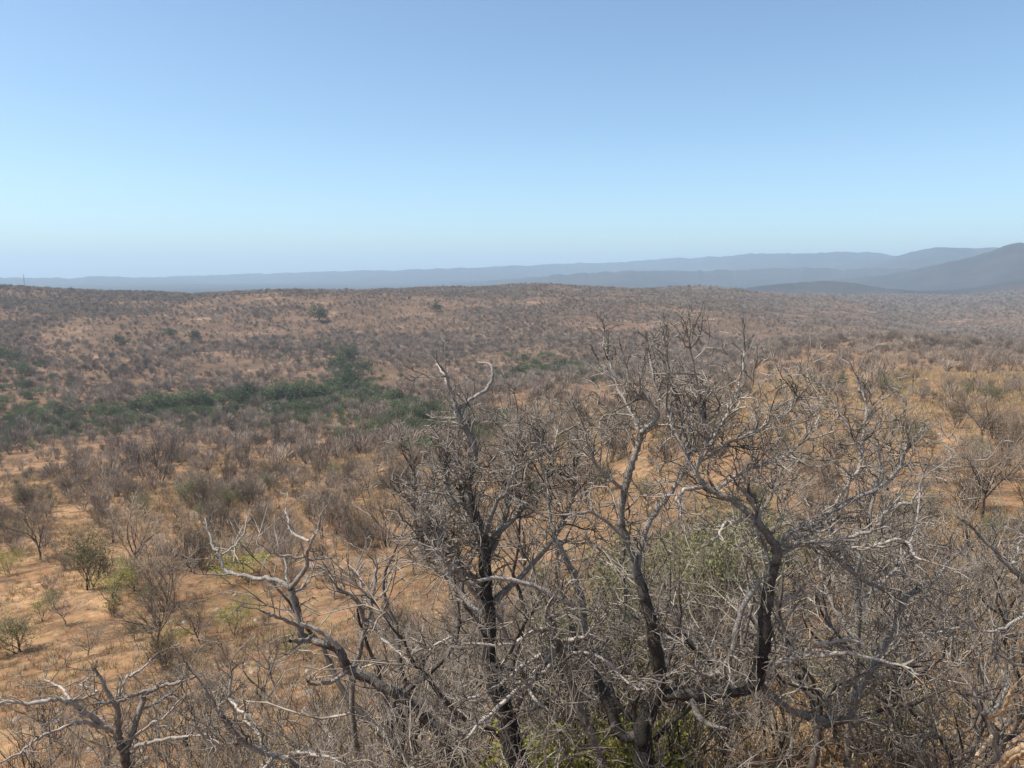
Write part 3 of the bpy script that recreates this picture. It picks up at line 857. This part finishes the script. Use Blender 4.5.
leafy_tree = [Proto('leafy_tree', proto_tree(340 + k, 7.5, 1.6, 8, 1.1, 2, 0.02, 0.16, 0.8, leaves=(5, 0.30, 0.5), spread=(0.25, 1.25)), 'stem', 'brush', 'green') for k in range(4)]
lime_tree = [Proto('small_tree', proto_tree(330, 3.0, 1.2, 6, 2.8, 2, 0.009, 0.05, 0.3, leaves=(16, 0.045, 0.2)), 'stem', 'brush', 'lime')]
herb = [Proto('leafy_plant', proto_shrub(360 + k, 12, 1.1, 0.9, 5.0, 2, 0.004, 0.012, 0.2, leaves=(4, 0.036, 0.07)), 'stem', 'brush', 'lime') for k in range(2)]

# ------------------------------------------------------------------ named bushes set where the photo shows them
PLACED = []     # (x, y, radius) of named things, kept clear by the scatter
def bush(protos, px, py, size_px, hgt, label, cat, land, D=None, parts=True, group=None, wide=1.0):
    """px, py = foot of the bush in the photo; size_px = its height there; D = distance when the foot is hidden"""
    if D is None: x, y = hit(px, py)
    else: x, y = at(px, py, D)[0], D
    dist = y * CP - float(height(x, y)) * SP
    s = size_px * dist / F_PX / hgt
    p = random.choice(protos)
    o = p.place(x, y, s * wide, random.uniform(0, 6.28), parts, label, cat, group, 1 / wide)
    PLACED.append((x, y, s * hgt * 0.4))
    if land: LAND.append((px, py - size_px / 2, land))
    return o

bush(olive_shrub, 88, 590, 50, 2.6, 'rounded olive green bush behind the small lime-leaved tree on the left', 'bush', 'the rounded olive bush')
bush(lime_tree, 113, 616, 58, 3.0, 'small slender tree with lime green leaves on the open orange ground at left', 'small tree', 'the small lime-leaved tree')
bush(mid_shrub, 168, 606, 62, 2.8, 'tall grey bush with a cluster of black stems right of the small lime-leaved tree', 'bush', 'the black-stemmed bush')
bush(olive_shrub, 152, 612, 24, 2.6, 'low olive bush crouched at the foot of the black-stemmed bush', 'bush', None)
bush(olive_shrub, 20, 652, 34, 2.6, 'broad olive bush at the left edge above the grey fork-stemmed tree', 'bush', 'the broad olive bush', wide=1.5)
bush(lime_shrub, 252, 582, 32, 2.4, 'yellow-green bush just behind the left limb of the leaning black-trunked tree', 'bush', 'the yellow-green bush', wide=1.5)
bush(lime_shrub, 233, 636, 32, 2.4, 'low yellow-green bush below the left limb of the leaning black-trunked tree', 'bush', 'the low yellow-green bush', wide=1.3)
bush(olive_shrub, 196, 505, 24, 2.6, 'dense dark grey-green bush in the middle of the orange flat at left', 'bush', 'the dense grey-green bush', wide=1.4)
bush(lime_shrub, 290, 443, 8, 2.4, 'tiny bright green bush, left of a pair below the river trees', 'bush', 'the tiny bright bush', parts=False)
bush(olive_shrub, 303, 442, 8, 2.6, 'tiny dark green bush, right of a pair below the river trees', 'bush', None, parts=False)
bush(lime_shrub, 562, 448, 16, 2.4, 'yellow-green bush on pale ground right of the lone forked branch', 'bush', 'the bush on pale ground', parts=False)
bush(olive_shrub, 606, 494, 26, 2.6, 'mid-green bush left of the upper stem of the big silvery tree', 'bush', 'the mid-green bush')
bush(olive_shrub, 648, 506, 24, 2.6, 'mid-green bush seen just right of the upper stem of the big silvery tree', 'bush', None)
bush(olive_shrub, 645, 622, 90, 2.6, 'tall olive bush half hidden behind the left stem of the big silvery tree', 'bush', 'the hidden olive bush')
bush(olive_shrub, 700, 640, 120, 2.6, 'tall olive bush behind the middle of the big silvery tree', 'bush', 'the tall olive bush', D=27)
bush(olive_shrub, 752, 600, 100, 2.6, 'olive bush behind the main upright limb of the big silvery tree', 'bush', None, D=30)
bush(olive_shrub, 612, 700, 130, 2.6, 'tall yellow-olive bush between the stems of the big silvery tree', 'bush', None, D=21)
bush(olive_shrub, 560, 660, 90, 2.6, 'thin olive bush right of the thick black trunk', 'bush', None, D=24)
bush(lime_shrub, 42, 622, 24, 2.4, 'small yellow-green bush left of the small lime-leaved tree, above the broad olive bush', 'bush', None)
bush(lime_shrub, 180, 652, 26, 2.4, 'yellow-green bush on open ground below the black-stemmed bush', 'bush', None, wide=1.2)
bush(lime_shrub, 8, 575, 26, 2.4, 'yellow-green bush cut off by the left edge', 'bush', None)
bush(lime_shrub, 306, 660, 30, 2.4, 'yellow-green bush under the bend of the leaning black-trunked tree', 'bush', None)
bush(olive_shrub, 878, 572, 34, 2.6, 'dark green bush behind the long right limbs of the big silvery tree', 'bush', 'the dark green bush')
bush(olive_shrub, 872, 770, 105, 2.6, 'olive bush behind the lowest right limb of the big silvery tree', 'bush', 'the low olive bush', D=16)
bush(olive_shrub, 888, 392, 15, 2.6, 'dark green dome-shaped bush on the right-hand slope', 'bush', 'the dome-shaped bush', wide=1.4)
bush(olive_shrub, 842, 390, 14, 2.6, 'small dark green bush left of the dome-shaped bush', 'bush', None)
bush(olive_shrub, 966, 398, 14, 2.6, 'small olive bush right of the dome-shaped bush on the right-hand slope', 'bush', 'the small olive bush')
bush(olive_shrub, 990, 402, 16, 2.6, 'broad pale olive bush near the right edge of the slope', 'bush', 'the pale olive bush', wide=1.5)
bush(lime_shrub, 887, 363, 8, 2.4, 'tiny lime green bush above the dome-shaped bush', 'bush', None, parts=False)
bush(olive_shrub, 893, 434, 16, 2.6, 'small olive bush straight below the dome-shaped bush', 'bush', None)
bush(mid_shrub, 1004, 480, 40, 2.8, 'wide bare brown bush by the right edge on straw-coloured grass', 'bush', 'the wide brown bush', wide=1.3)
bush(olive_shrub, 912, 446, 30, 2.6, 'dull green bush just below and right of the dome-shaped bush', 'bush', None)
bush(olive_shrub, 30, 510, 26, 2.6, 'dull olive bush near the left edge in the middle distance', 'bush', 'the dull olive bush')
bush(olive_shrub, 52, 610, 18, 2.6, 'thin olive bush left of the small lime-leaved tree', 'bush', None)
bush(olive_shrub, 136, 640, 20, 2.6, 'small olive bush below the small lime-leaved tree', 'bush', None)
bush(olive_shrub, 230, 510, 22, 2.6, 'small olive bush right of the dense grey-green bush', 'bush', None)
bush(olive_shrub, 333, 480, 16, 2.6, 'small olive bush upslope of the small twisted tree', 'bush', 'the small upslope bush')
bush(olive_shrub, 990, 545, 26, 2.6, 'olive bush on grass behind the tree leaning in at right', 'bush', None)
herbs = [(500, 830, 70, 13.6), (548, 835, 85, 13.2), (592, 835, 78, 13.5), (632, 840, 80, 13), (468, 830, 65, 13.8), (662, 830, 62, 14), (690, 780, 42, 17), (195, 775, 42, 18), (170, 775, 32, 19), (530, 740, 40, 20), (610, 735, 46, 21), (450, 735, 30, 21)]
hl = ['bright green leafy plant at the foot of the thick black trunk', 'tallest bright green plant between the two thick trunks at the bottom edge', 'bright green plant at the foot of the slim stem with bleached limbs',
      'bright green plant at the foot of the big silvery tree', 'small green plant left of the thick black trunk at the bottom edge', 'green plant just right of the foot of the big silvery tree', 'green plant under the big horizontal limb of the silvery tree',
      'olive leafy plant right of the grey fork-stemmed tree', 'small olive plant touching the grey fork-stemmed tree', 'green plant behind the thick black trunk', 'green plant behind the left stem of the big silvery tree', 'small green plant under the bleached drooping limbs']
for (px, py, sp, Dh), lb in zip(herbs, hl):
    bush(herb, px, py, sp, 1.1, lb, 'plant', None, D=Dh, group='leafy green plants at the bottom edge')

# ------------------------------------------------------------------ river trees
RIV = [(372, 396, 12), (384, 404, 12), (398, 402, 11), (408, 408, 12), (420, 408, 11), (432, 414, 12), (446, 416, 12), (462, 424, 12), (474, 430, 12), (405, 418, 12), (425, 425, 13), (440, 424, 12),
       (20, 421, 10), (34, 418, 12), (46, 420, 9), (60, 416, 9), (75, 417, 8), (92, 414, 10), (104, 412, 11), (116, 414, 11), (128, 411, 9), (140, 409, 11), (152, 409, 15), (166, 407, 12), (176, 408, 15), (186, 405, 13), (196, 407, 12), (206, 402, 13),
       (214, 404, 14), (224, 402, 12), (235, 400, 14), (244, 402, 12), (254, 400, 14), (262, 403, 12), (272, 400, 11), (281, 398, 14), (290, 401, 13), (299, 397, 14), (308, 399, 12), (317, 396, 13), (326, 394, 13), (334, 391, 12), (342, 388, 14), (350, 386, 14), (362, 388, 12),
       (340, 371, 12), (347, 362, 11), (352, 355, 7), (356, 376, 13), (285, 413, 12), (298, 412, 12), (310, 411, 10), (322, 408, 10), (335, 405, 10), (350, 402, 9), (365, 402, 10), (380, 405, 10), (395, 410, 10), (375, 393, 9), (388, 398, 9),
       (402, 425, 12), (414, 430, 12), (426, 432, 13), (437, 432, 12), (448, 430, 12), (457, 428, 10), (396, 420, 10), (420, 418, 10), (12, 362, 11), (22, 376, 9), (26, 388, 9), (30, 396, 8),
       (512, 360, 8), (524, 363, 8), (536, 366, 8), (548, 362, 8), (560, 367, 8), (572, 369, 8), (584, 366, 8), (596, 372, 8), (520, 374, 9), (545, 376, 9), (30, 408, 10), (8, 424, 9), (122, 420, 8), (205, 412, 9), (235, 410, 9), (318, 322, 11), (122, 345, 9), (170, 338, 7), (195, 342, 8), (436, 312, 7), (327, 345, 6)]
riv_lab = []
for i, (px, py, sp) in enumerate(RIV):
    x, y = hit(px, py + (3 if py > 380 else 0))
    dist = y
    s = sp * random.uniform(1.05, 1.6) * dist / F_PX / 7.5
    pr = leafy_tree[i % 4]
    o = pr.place(x, y, s, random.uniform(0, 6.28), False, None, 'tree', 'dark green trees along the river bed', random.uniform(0.75, 0.95))
    riv_lab.append((o, px, py - sp / 2, 'leafy green tree'))
    PLACED.append((x, y, s * 2))

# ------------------------------------------------------------------ mast on the ridge
def mast():
    x, y = hit(25, 291)
    z = float(height(x, y))
    h = 19.0
    root = empty('radio_mast', (x, y, z))
    tag(root, 'thin grey radio mast on the far ridge at the left edge', 'mast')
    polys = []
    for k in range(3):
        a = k * 2.094
        c, s = math.cos(a), math.sin(a)
        polys.append((np.array([(c * .7, s * .7, -.5), (c * .5, s * .5, h * .5), (c * .3, s * .3, h)]), [.09, .08, .07]))
    link('leg', raw_mesh('leg', *tubes(polys[:1], 5), [M['steel']]), root)
    link('leg', raw_mesh('leg', *tubes(polys[1:2], 5), [M['steel']]), root)
    link('leg', raw_mesh('leg', *tubes(polys[2:], 5), [M['steel']]), root)
    br = []
    for j in range(12):
        f0, f1 = j / 12, (j + 1) / 12
        for k in range(3):
            a, b = k * 2.094, (k + 1) * 2.094
            r0, r1 = .7 - .4 * f0, .7 - .4 * f1
            br.append((np.array([(math.cos(a) * r0, math.sin(a) * r0, h * f0), (math.cos(b) * r1, math.sin(b) * r1, h * f1)]), [.05, .05]))
    link('bracing', raw_mesh('bracing', *tubes(br, 4), [M['steel']]), root)
    link('antenna', raw_mesh('antenna', *tubes([(np.array([(0, 0, h - .5), (0, 0, h + 3)]), [.06, .04])], 5), [M['steel']]), root)
mast()

# ------------------------------------------------------------------ scattered bare trees and shrubs, each its own object
def clump(x, y):
    return np.clip(0.5 + fbm(x / 35, y / 35, 71, 3) * 2.4, 0, 1)

def free(x, y, extra=0.0):
    for a, b, r in PLACED:
        if (a - x) ** 2 + (b - y) ** 2 < (r + extra) ** 2: return False
        if 40 < b < 110 and any((a * f - x) ** 2 + (b * f - y) ** 2 < (r * 0.9 + 0.9) ** 2 for f in (0.95, 0.9, 0.85, 0.8)): return False
    return True

todo = []     # (object, px, py, phrase)
def sector(n, d0, d1, a0=-36.5, a1=36.5):
    d = np.sqrt(rng.uniform(d0 * d0, d1 * d1, n)); a = np.radians(rng.uniform(a0, a1, n))
    return d * np.sin(a), d * np.cos(a)

# thicket on the near slope
cnt = 0
xs, ys = sector(700, 13.5, 44)
spots = []
for x, y in zip(xs, ys):
    d = math.hypot(x, y)
    if any((x - a) ** 2 + (y - b) ** 2 < (1.1 + d * 0.022) ** 2 for a, b in spots): continue
    px, py = project(x, y, float(height(x, y)))
    if px < -60 or px > 1085: continue
    if px < 420 and 30 < d and random.random() < 0.6: continue         # open orange ground at left
    spots.append((x, y))
    tree = random.random() < 0.3
    pr = random.choice(near_tree if tree else near_shrub)
    s = random.uniform(0.75, 1.15) * (1.12 if px > 420 else 0.92)
    o = pr.place(x, y, s, random.uniform(0, 6.28), True, None, 'tree' if tree else 'shrub', 'leafless trees of the near thicket' if tree else 'leafless shrubs of the near thicket', random.uniform(0.85, 1.15), 0.06)
    px, py = project(x, y, float(height(x, y)) + 2.2 * s)
    todo.append((o, px, py, 'leafless tree' if tree else 'leafless grey shrub'))
n_near = len(spots)
pale_tangle = [Proto('bare_shrub', proto_shrub(120 + k, 6, 3.4, 0.95, 2.3, 3, 0.0062, 0.028, 0.16, wig=0.36, up=0.1), 'pale', 'twig') for k in range(3)]
for k, (px, D, sz, lb) in enumerate([(440, 10.2, 0.92, 'pale twiggy shrub in front of the leaning black trunk, left of the thick black trunk'), (478, 9.6, 0.82, 'pale twiggy shrub in front of the thick black trunk'), (560, 9.3, 0.76, 'pale twiggy shrub in front of the slim stem with bleached limbs'),
        (350, 10.4, 0.8, 'pale twiggy shrub below the leaning black-trunked tree'), (705, 9.8, 0.6, 'pale twiggy shrub below the big horizontal limb of the silvery tree'), (800, 10.4, 0.65, 'pale twiggy shrub below the lowest right limb of the silvery tree'),
        (915, 11.0, 0.75, 'pale twiggy shrub left of the snapped orange-wooded tree'), (175, 11.5, 0.7, 'pale twiggy shrub between the grey fork-stemmed tree and the bleached tree'), (30, 11.0, 0.75, 'pale twiggy shrub in the bottom left corner')]):
    q = at(px, 700, D)
    pale_tangle[k % 3].place(q[0], D, sz, random.uniform(0, 6.28), True, lb, 'shrub', 'pale twiggy shrubs along the bottom edge', 1.15)

# open slope
xs, ys = sector(2600, 44, 185)
rx, ry = sector(70, 42, 88, 20, 37)
xs, ys = np.concatenate([rx, xs]), np.concatenate([ry, ys])
grid = {}
n_mid = 0
for x, y in zip(xs, ys):
    d = math.hypot(x, y)
    if n_mid > 330: break
    if x / y < 0.3 and random.random() > 0.05 + 0.9 * float(clump(x, y)): continue
    k = (int(x // 3.2), int(y // 3.2))
    if x / y > 0.30 and d > 80 and random.random() < 0.75: continue
    if k in grid or not free(x, y, 0.8): continue
    if not bool(visible(np.array([x]), np.array([y]), 2.5)[0]): continue
    grid[k] = 1
    tree = random.random() < 0.35
    green = random.random() < 0.15
    if green: tree = False
    pr = random.choice(olive_shrub if green else mid_tree if tree else mid_shrub)
    s = random.choice([random.uniform(0.35, 0.7), random.uniform(0.6, 1.05), random.uniform(0.9, 1.35)]) * (0.75 if green else 1) * (0.75 if x / y > 0.3 else 1) * (1.0 + 0.4 * min(1.0, d / 110))
    parts = d < 95
    o = pr.place(x, y, s, random.uniform(0, 6.28), parts, None, 'tree' if tree else 'shrub', 'olive shrubs on the open slope' if green else 'leafless trees on the open slope' if tree else 'leafless shrubs on the open slope', random.uniform(0.8, 1.25))
    px, py = project(x, y, float(height(x, y)) + 1.8 * s)
    todo.append((o, px, py, 'olive green shrub' if green else 'leafless tree' if tree else 'leafless brown shrub'))
    n_mid += 1
print('near', n_near, 'mid', n_mid)

# ------------------------------------------------------------------ stuff: what nobody could count
def simple_far(seed, h, w, n, width, leafm=None):
    """far bush: a fan of stems and twigs as thin blades -> V, Q"""
    r = np.random.default_rng(seed)
    base = r.normal(0, 1, (n, 3)); base /= np.linalg.norm(base, axis=1, keepdims=True)
    rad = r.uniform(0, 1, (n, 1)) ** 0.5
    c = base * rad * np.array([w / 2, w / 2, h * 0.38]); c[:, 2] += h * 0.58
    d = c * np.array([1, 1, 0.7]) / (w / 2); d[:, 2] += 0.5
    d += r.normal(0, .35, (n, 3)); d /= np.linalg.norm(d, axis=1, keepdims=True)
    L = r.uniform(.25, .6, (n, 1)) * h * 0.32
    s = np.cross(d, r.normal(0, 1, (n, 3))); s /= np.linalg.norm(s, axis=1, keepdims=True)
    wd = width * r.uniform(.6, 1.4, (n, 1))
    V = np.stack([c - d * L - s * wd, c - d * L + s * wd, c + d * L + s * wd * .5, c + d * L - s * wd * .5], 1).reshape(-1, 3)
    Q = np.arange(4 * n).reshape(-1, 4)
    st = []
    for k in range(5):
        a = r.uniform(0, 6.28); q = r.uniform(.15, .4) * w
        st.append((np.array([(r.normal(0, .1), r.normal(0, .1), -.3), (q * .5 * math.cos(a), q * .5 * math.sin(a), h * .3), (q * math.cos(a), q * math.sin(a), h * .75)]), [.06, .045, .02]))
    return tubes(st, 3), (V, Q)

def stuff_coll(name, geos):
    c = bpy.data.collections.new(name)
    for nm, me in geos:
        c.objects.link(bpy.data.objects.new(nm, me))
    return c

def scatter(name, X, Y, scl, hz, coll, nvar, zoff=-0.1, kind='stuff'):
    n = len(X)
    me = bpy.data.meshes.new(name)
    me.vertices.add(n)
    me.vertices.foreach_set('co', np.stack([X, Y, height(X, Y) + zoff], -1).astype(np.float32).ravel())
    for nm, tp, val in (('scl', 'FLOAT', scl), ('hz', 'FLOAT', hz), ('rot', 'FLOAT', rng.uniform(0, 6.283, n)), ('var', 'INT', rng.integers(0, nvar, n))):
        at_ = me.attributes.new(nm, tp, 'POINT')
        at_.data.foreach_set('value', np.asarray(val, np.int32 if tp == 'INT' else np.float32))
    o = link(name, me)
    ng = bpy.data.node_groups.new(name, 'GeometryNodeTree')
    ng.interface.new_socket('Geometry', in_out='INPUT', socket_type='NodeSocketGeometry')
    ng.interface.new_socket('Geometry', in_out='OUTPUT', socket_type='NodeSocketGeometry')
    N = ng.nodes; L = ng.links
    gi = N.new('NodeGroupInput'); go = N.new('NodeGroupOutput')
    ip = N.new('GeometryNodeInstanceOnPoints')
    ci = N.new('GeometryNodeCollectionInfo')
    ci.inputs['Collection'].default_value = coll
    ci.inputs['Separate Children'].default_value = True
    ci.inputs['Reset Children'].default_value = True
    def attr(nm, tp):
        a = N.new('GeometryNodeInputNamedAttribute'); a.data_type = tp
        a.inputs['Name'].default_value = nm
        return next(s for s in a.outputs if s.enabled and s.name == 'Attribute')
    L.new(gi.outputs[0], ip.inputs['Points'])
    L.new(ci.outputs[0], ip.inputs['Instance'])
    ip.inputs['Pick Instance'].default_value = True
    L.new(attr('var', 'INT'), ip.inputs['Instance Index'])
    cr = N.new('ShaderNodeCombineXYZ'); L.new(attr('rot', 'FLOAT'), cr.inputs[2]); L.new(cr.outputs[0], ip.inputs['Rotation'])
    cs = N.new('ShaderNodeCombineXYZ'); s = attr('scl', 'FLOAT')
    L.new(s, cs.inputs[0]); L.new(s, cs.inputs[1]); L.new(attr('hz', 'FLOAT'), cs.inputs[2]); L.new(cs.outputs[0], ip.inputs['Scale'])
    L.new(ip.outputs[0], go.inputs[0])
    md = o.modifiers.new('scatter', 'NODES'); md.node_group = ng
    tag(o, kind=kind)
    return o

far_geo = []
for k in range(7):
    (tv, tq), (bv, bq) = simple_far(500 + k, 3.3 + 0.3 * (k % 3), 3.2 + 0.5 * (k % 2), 210, 0.026)
    V, Q = merge([(tv, tq), (bv, bq)])
    far_geo.append(('far_bush', raw_mesh('far_bush', V, Q, [M['stem'], M['far']], np.concatenate([np.zeros(len(tq), int), np.ones(len(bq), int)]))))
far_c = stuff_coll('far_bushes', far_geo)
xs, ys = sector(200000, 182, 1500, -38, 38)
dd_ = np.hypot(xs, ys)
ok = (rng.uniform(0, 1, len(xs)) < (0.2 + 0.8 * np.clip((clump(xs / 2.4, ys / 2.4) - 0.5) * 1.7 + 0.5, 0, 1)) * np.clip(0.3 + (dd_ - 280) / 350, 0.3, 1) * np.where((xs / ys > 0.3) & (dd_ < 420), 0.3, 1)) & visible(xs, ys, 3.0)
xs, ys = xs[ok], ys[ok]
x2, y2 = sector(30000, 1500, 2650, -38, 38)
ok = visible(x2, y2, 4.0); x2, y2 = x2[ok], y2[ok]
x3, y3 = sector(700, 90, 185, -38, 38)
ok = (rng.uniform(0, 1, len(x3)) < clump(x3, y3) * np.where(x3 / y3 > 0.3, 0.3, 1)) & visible(x3, y3, 2.0); x3, y3 = x3[ok], y3[ok]
X = np.concatenate([xs, x2, x3]); Y = np.concatenate([ys, y2, y3])
sc_ = np.concatenate([(0.4 + 1.15 * rng.uniform(0, 1, len(xs)) ** 2.2) * np.clip(1.45 - (np.hypot(xs, ys) - 200) / 1000, 0.9, 1.45), rng.uniform(1.1, 2.2, len(x2)), rng.uniform(0.5, 1.2, len(x3))])
scatter('distant_scrub', X, Y, sc_, sc_ * rng.uniform(0.7, 1.1, len(X)), far_c, 7)
print('scrub', len(X))

# grey-green thicket along the river bed
rt = []
for k in range(4):
    (tv, tq), (bv, bq) = simple_far(540 + k, 4.0, 4.6, 150, 0.09)
    V, Q = merge([(tv, tq), (bv, bq)])
    rt.append(('river_bush', raw_mesh('river_bush', V, Q, [M['stem'], M['grey_green']], np.concatenate([np.zeros(len(tq), int), np.ones(len(bq), int)]))))
rc = stuff_coll('river_bushes', rt)
rp = []
for px, py, sp in RIV:
    if py < 352: continue
    x, y = hit(px, py + 2)
    for k in range(18): rp.append((x + random.gauss(0, 14), y + random.gauss(0, 24) - 14))
rp = np.array(rp); q_ = rng.uniform(0.6, 1.2, len(rp))
scatter('river_thicket', rp[:, 0], rp[:, 1], q_, q_ * 0.9, rc, 4)
bp = []
for px in range(-20, 480, 3):
    for k in range(2):
        x, y = hit(px + random.gauss(0, 4), random.uniform(424, 456) - 0.03 * px)
        bp.append((x + random.gauss(0, 6), y + random.gauss(0, 6)))
bp = np.array(bp); q_ = rng.uniform(0.6, 1.5, len(bp))
scatter('valley_scrub', bp[:, 0], bp[:, 1], q_, q_ * 0.95, far_c, 7)
# the rest of the scrub on the open slope
mc = stuff_coll('slope_bushes', [('slope_bush', p.joined) for p in mid_shrub + mid_tree])
x4, y4 = sector(2300, 50, 300, -38, 38)
ok = (rng.uniform(0, 1, len(x4)) < clump(x4, y4) * np.where(x4 / y4 > 0.3, 0.5, 1)) & visible(x4, y4, 2.0); x4, y4 = x4[ok], y4[ok]
q_ = 0.12 + 0.75 * rng.uniform(0, 1, len(x4)) ** 2.8
scatter('slope_scrub', x4, y4, q_, q_ * rng.uniform(0.9, 1.2, len(x4)), mc, 12)

# dry grass tufts
def tuft(seed):
    r = np.random.default_rng(seed); n = 16
    b = r.normal(0, .10, (n, 3)); b[:, 2] = -.03
    t = b + r.normal(0, .16, (n, 3)); t[:, 2] = r.uniform(.18, .5, n)
    s = r.normal(0, 1, (n, 3)); s[:, 2] = 0; s /= np.linalg.norm(s, axis=1, keepdims=True); s *= .012
    V = np.stack([b - s, b + s, t + s * .3, t - s * .3], 1).reshape(-1, 3)
    return raw_mesh('grass_tuft', V, np.arange(4 * n).reshape(-1, 4), [M['straw']])
tuft_c = stuff_coll('grass_tufts', [('grass_tuft', tuft(600 + k)) for k in range(4)])
gx, gy = sector(9000, 14, 60); hx, hy = sector(60000, 60, 260)
X = np.concatenate([gx, hx]); Y = np.concatenate([gy, hy])
ok = rng.uniform(0, 1, len(X)) < np.clip(0.5 + fbm(X / 9, Y / 9, 81, 3) * 3, 0.05, 1)
X, Y = X[ok], Y[ok]
s_ = rng.uniform(0.7, 1.6, len(X)) * np.clip(np.hypot(X, Y) / 90, 1, 1.6)
scatter('dry_grass', X, Y, s_, s_ * rng.uniform(0.7, 1.1, len(X)), tuft_c, 4, 0.0)

# taller bare trees that close the gaps of the foreground tangle
for px, D, top, lb in [(408, 15.5, 468, 'thin bare tree at the left rim of the tangle, behind the forked-top tree'), (536, 15.0, 440, 'thin bare tree rising between the forked-top tree and the big silvery tree'),
                       (588, 16.0, 455, 'slender bare tree behind the gap left of the big silvery tree'), (610, 13.6, 520, 'short twiggy tree directly left of the big silvery tree'),
                       (735, 15.0, 480, 'bare tree behind the centre of the silvery crown'), (815, 14.0, 500, 'bare tree behind the fan of right-hand silvery limbs'),
                       (930, 14.5, 500, 'bare tree between the silvery limbs and the tree leaning in at right'), (975, 13.0, 590, 'low twiggy tree left of the tree leaning in at right')]:
    x = at(px, 600, D)[0]
    g = float(height(x, D))
    hgt = at(px, top, D)[2] - g
    near_tree[int(px) % 4].place(x, D, hgt / 4.6, random.uniform(0, 6.28), True, lb, 'tree', 'thin bare trees filling the foreground tangle', 1.0, 0.05)
# fallen sticks and stones on the open ground
def sticks(seed):
    random.seed(seed); o = {}
    S = dict(maxlvl=1, step=0.15, wig=0.25, up=0.0, dens=2.5, amin=0.4, amax=0.9, shrink=(0.3, 0.6), rmin=0.006)
    for k in range(3):
        a = random.uniform(0, 6.28)
        grow(o, (random.gauss(0, .2), random.gauss(0, .2), 0.03), (math.cos(a), math.sin(a), 0.03), random.uniform(.5, 1.3), 0.018, 0, S)
    V, Q = tubes([p for v in o.values() for p in v], 4)
    V[:, 2] = np.abs(V[:, 2]) * 0.5
    return raw_mesh('fallen_sticks', V, Q, [M['thicket']])
def stone(seed):
    r = np.random.default_rng(seed)
    n, m = 9, 7
    th = np.linspace(0, math.pi, m)[:, None]; ph = (np.arange(n) * 2 * math.pi / n)[None]
    P = np.stack([np.sin(th) * np.cos(ph), np.sin(th) * np.sin(ph), np.cos(th) + 0 * ph], -1).reshape(-1, 3)
    P *= 1 + 0.45 * fbm(P[:, :1] * 1.5 + seed, P[:, 1:2] * 1.5 + P[:, 2:] * 2, seed, 3)
    P *= np.array([.2, .15, .11]) * r.uniform(.8, 1.2, 3)
    i = np.arange(m - 1)[:, None] * n; j = np.arange(n)[None]; j2 = (j + 1) % n
    Q = np.stack([i + j, i + n + j, i + n + j2, i + j2], -1).reshape(-1, 4)
    return raw_mesh('stone', P, Q, [M['stone']], None, False)
M['stone'] = bark('weathered_stone', (0.16, 0.12, 0.10), (0.30, 0.24, 0.20), (0.45, 0.38, 0.32), 0.45, 0.62, 6)
st_c = stuff_coll('ground_sticks', [('fallen_sticks', sticks(700 + k)) for k in range(4)])
sn_c = stuff_coll('ground_stones', [('stone', stone(720 + k)) for k in range(4)])
X, Y = sector(2600, 15, 110); q_ = rng.uniform(0.5, 1.5, len(X))
scatter('fallen_sticks', X, Y, q_, q_, st_c, 4, 0.02)
X, Y = sector(5200, 20, 170); ok = fbm(X / 14, Y / 14, 91, 3) > 0.02; X, Y = X[ok], Y[ok]
q_ = 0.35 + 1.6 * rng.uniform(0, 1, len(X)) ** 4
scatter('loose_stones', X, Y, q_, q_, sn_c, 4, 0.0)

# ------------------------------------------------------------------ labels: nearest landmark, side and rank
ORD = ['nearest', 'second nearest', 'third nearest', 'fourth nearest', 'fifth nearest', 'sixth nearest', 'seventh nearest', 'eighth nearest', 'ninth nearest', 'tenth nearest', 'eleventh nearest', 'twelfth nearest']
def give_labels(items):
    sect = {}
    for o, px, py, ph in items:
        best = min(LAND, key=lambda l: (l[0] - px) ** 2 + ((l[1] - py) * 1.6) ** 2)
        dx, dy = px - best[0], (py - best[1]) * 1.6
        if abs(dx) >= abs(dy): side = 'to the right of' if dx > 0 else 'to the left of'
        else: side = 'below' if dy > 0 else 'above'
        sect.setdefault((ph, side, best[2]), []).append((dx * dx + dy * dy, o))
    for (ph, side, nm), lst in sect.items():
        lst.sort(key=lambda t: t[0])
        for k, (_, o) in enumerate(lst):
            rank = ORD[k] if k < len(ORD) else str(k + 1) + 'th nearest'
            o['label'] = f'{rank} {ph} {side} {nm}'
LAND += [(40, 440, 'the left end of the river trees'), (345, 375, 'the biggest river tree clump'), (60, 480, 'the pale soil at the left'), (130, 470, 'the orange gaps at the left'), (960, 450, 'the straw-coloured slope at right'), (800, 420, 'the orange gap right of centre'), (700, 340, 'the fan of upright twigs')]
give_labels(todo + riv_lab)
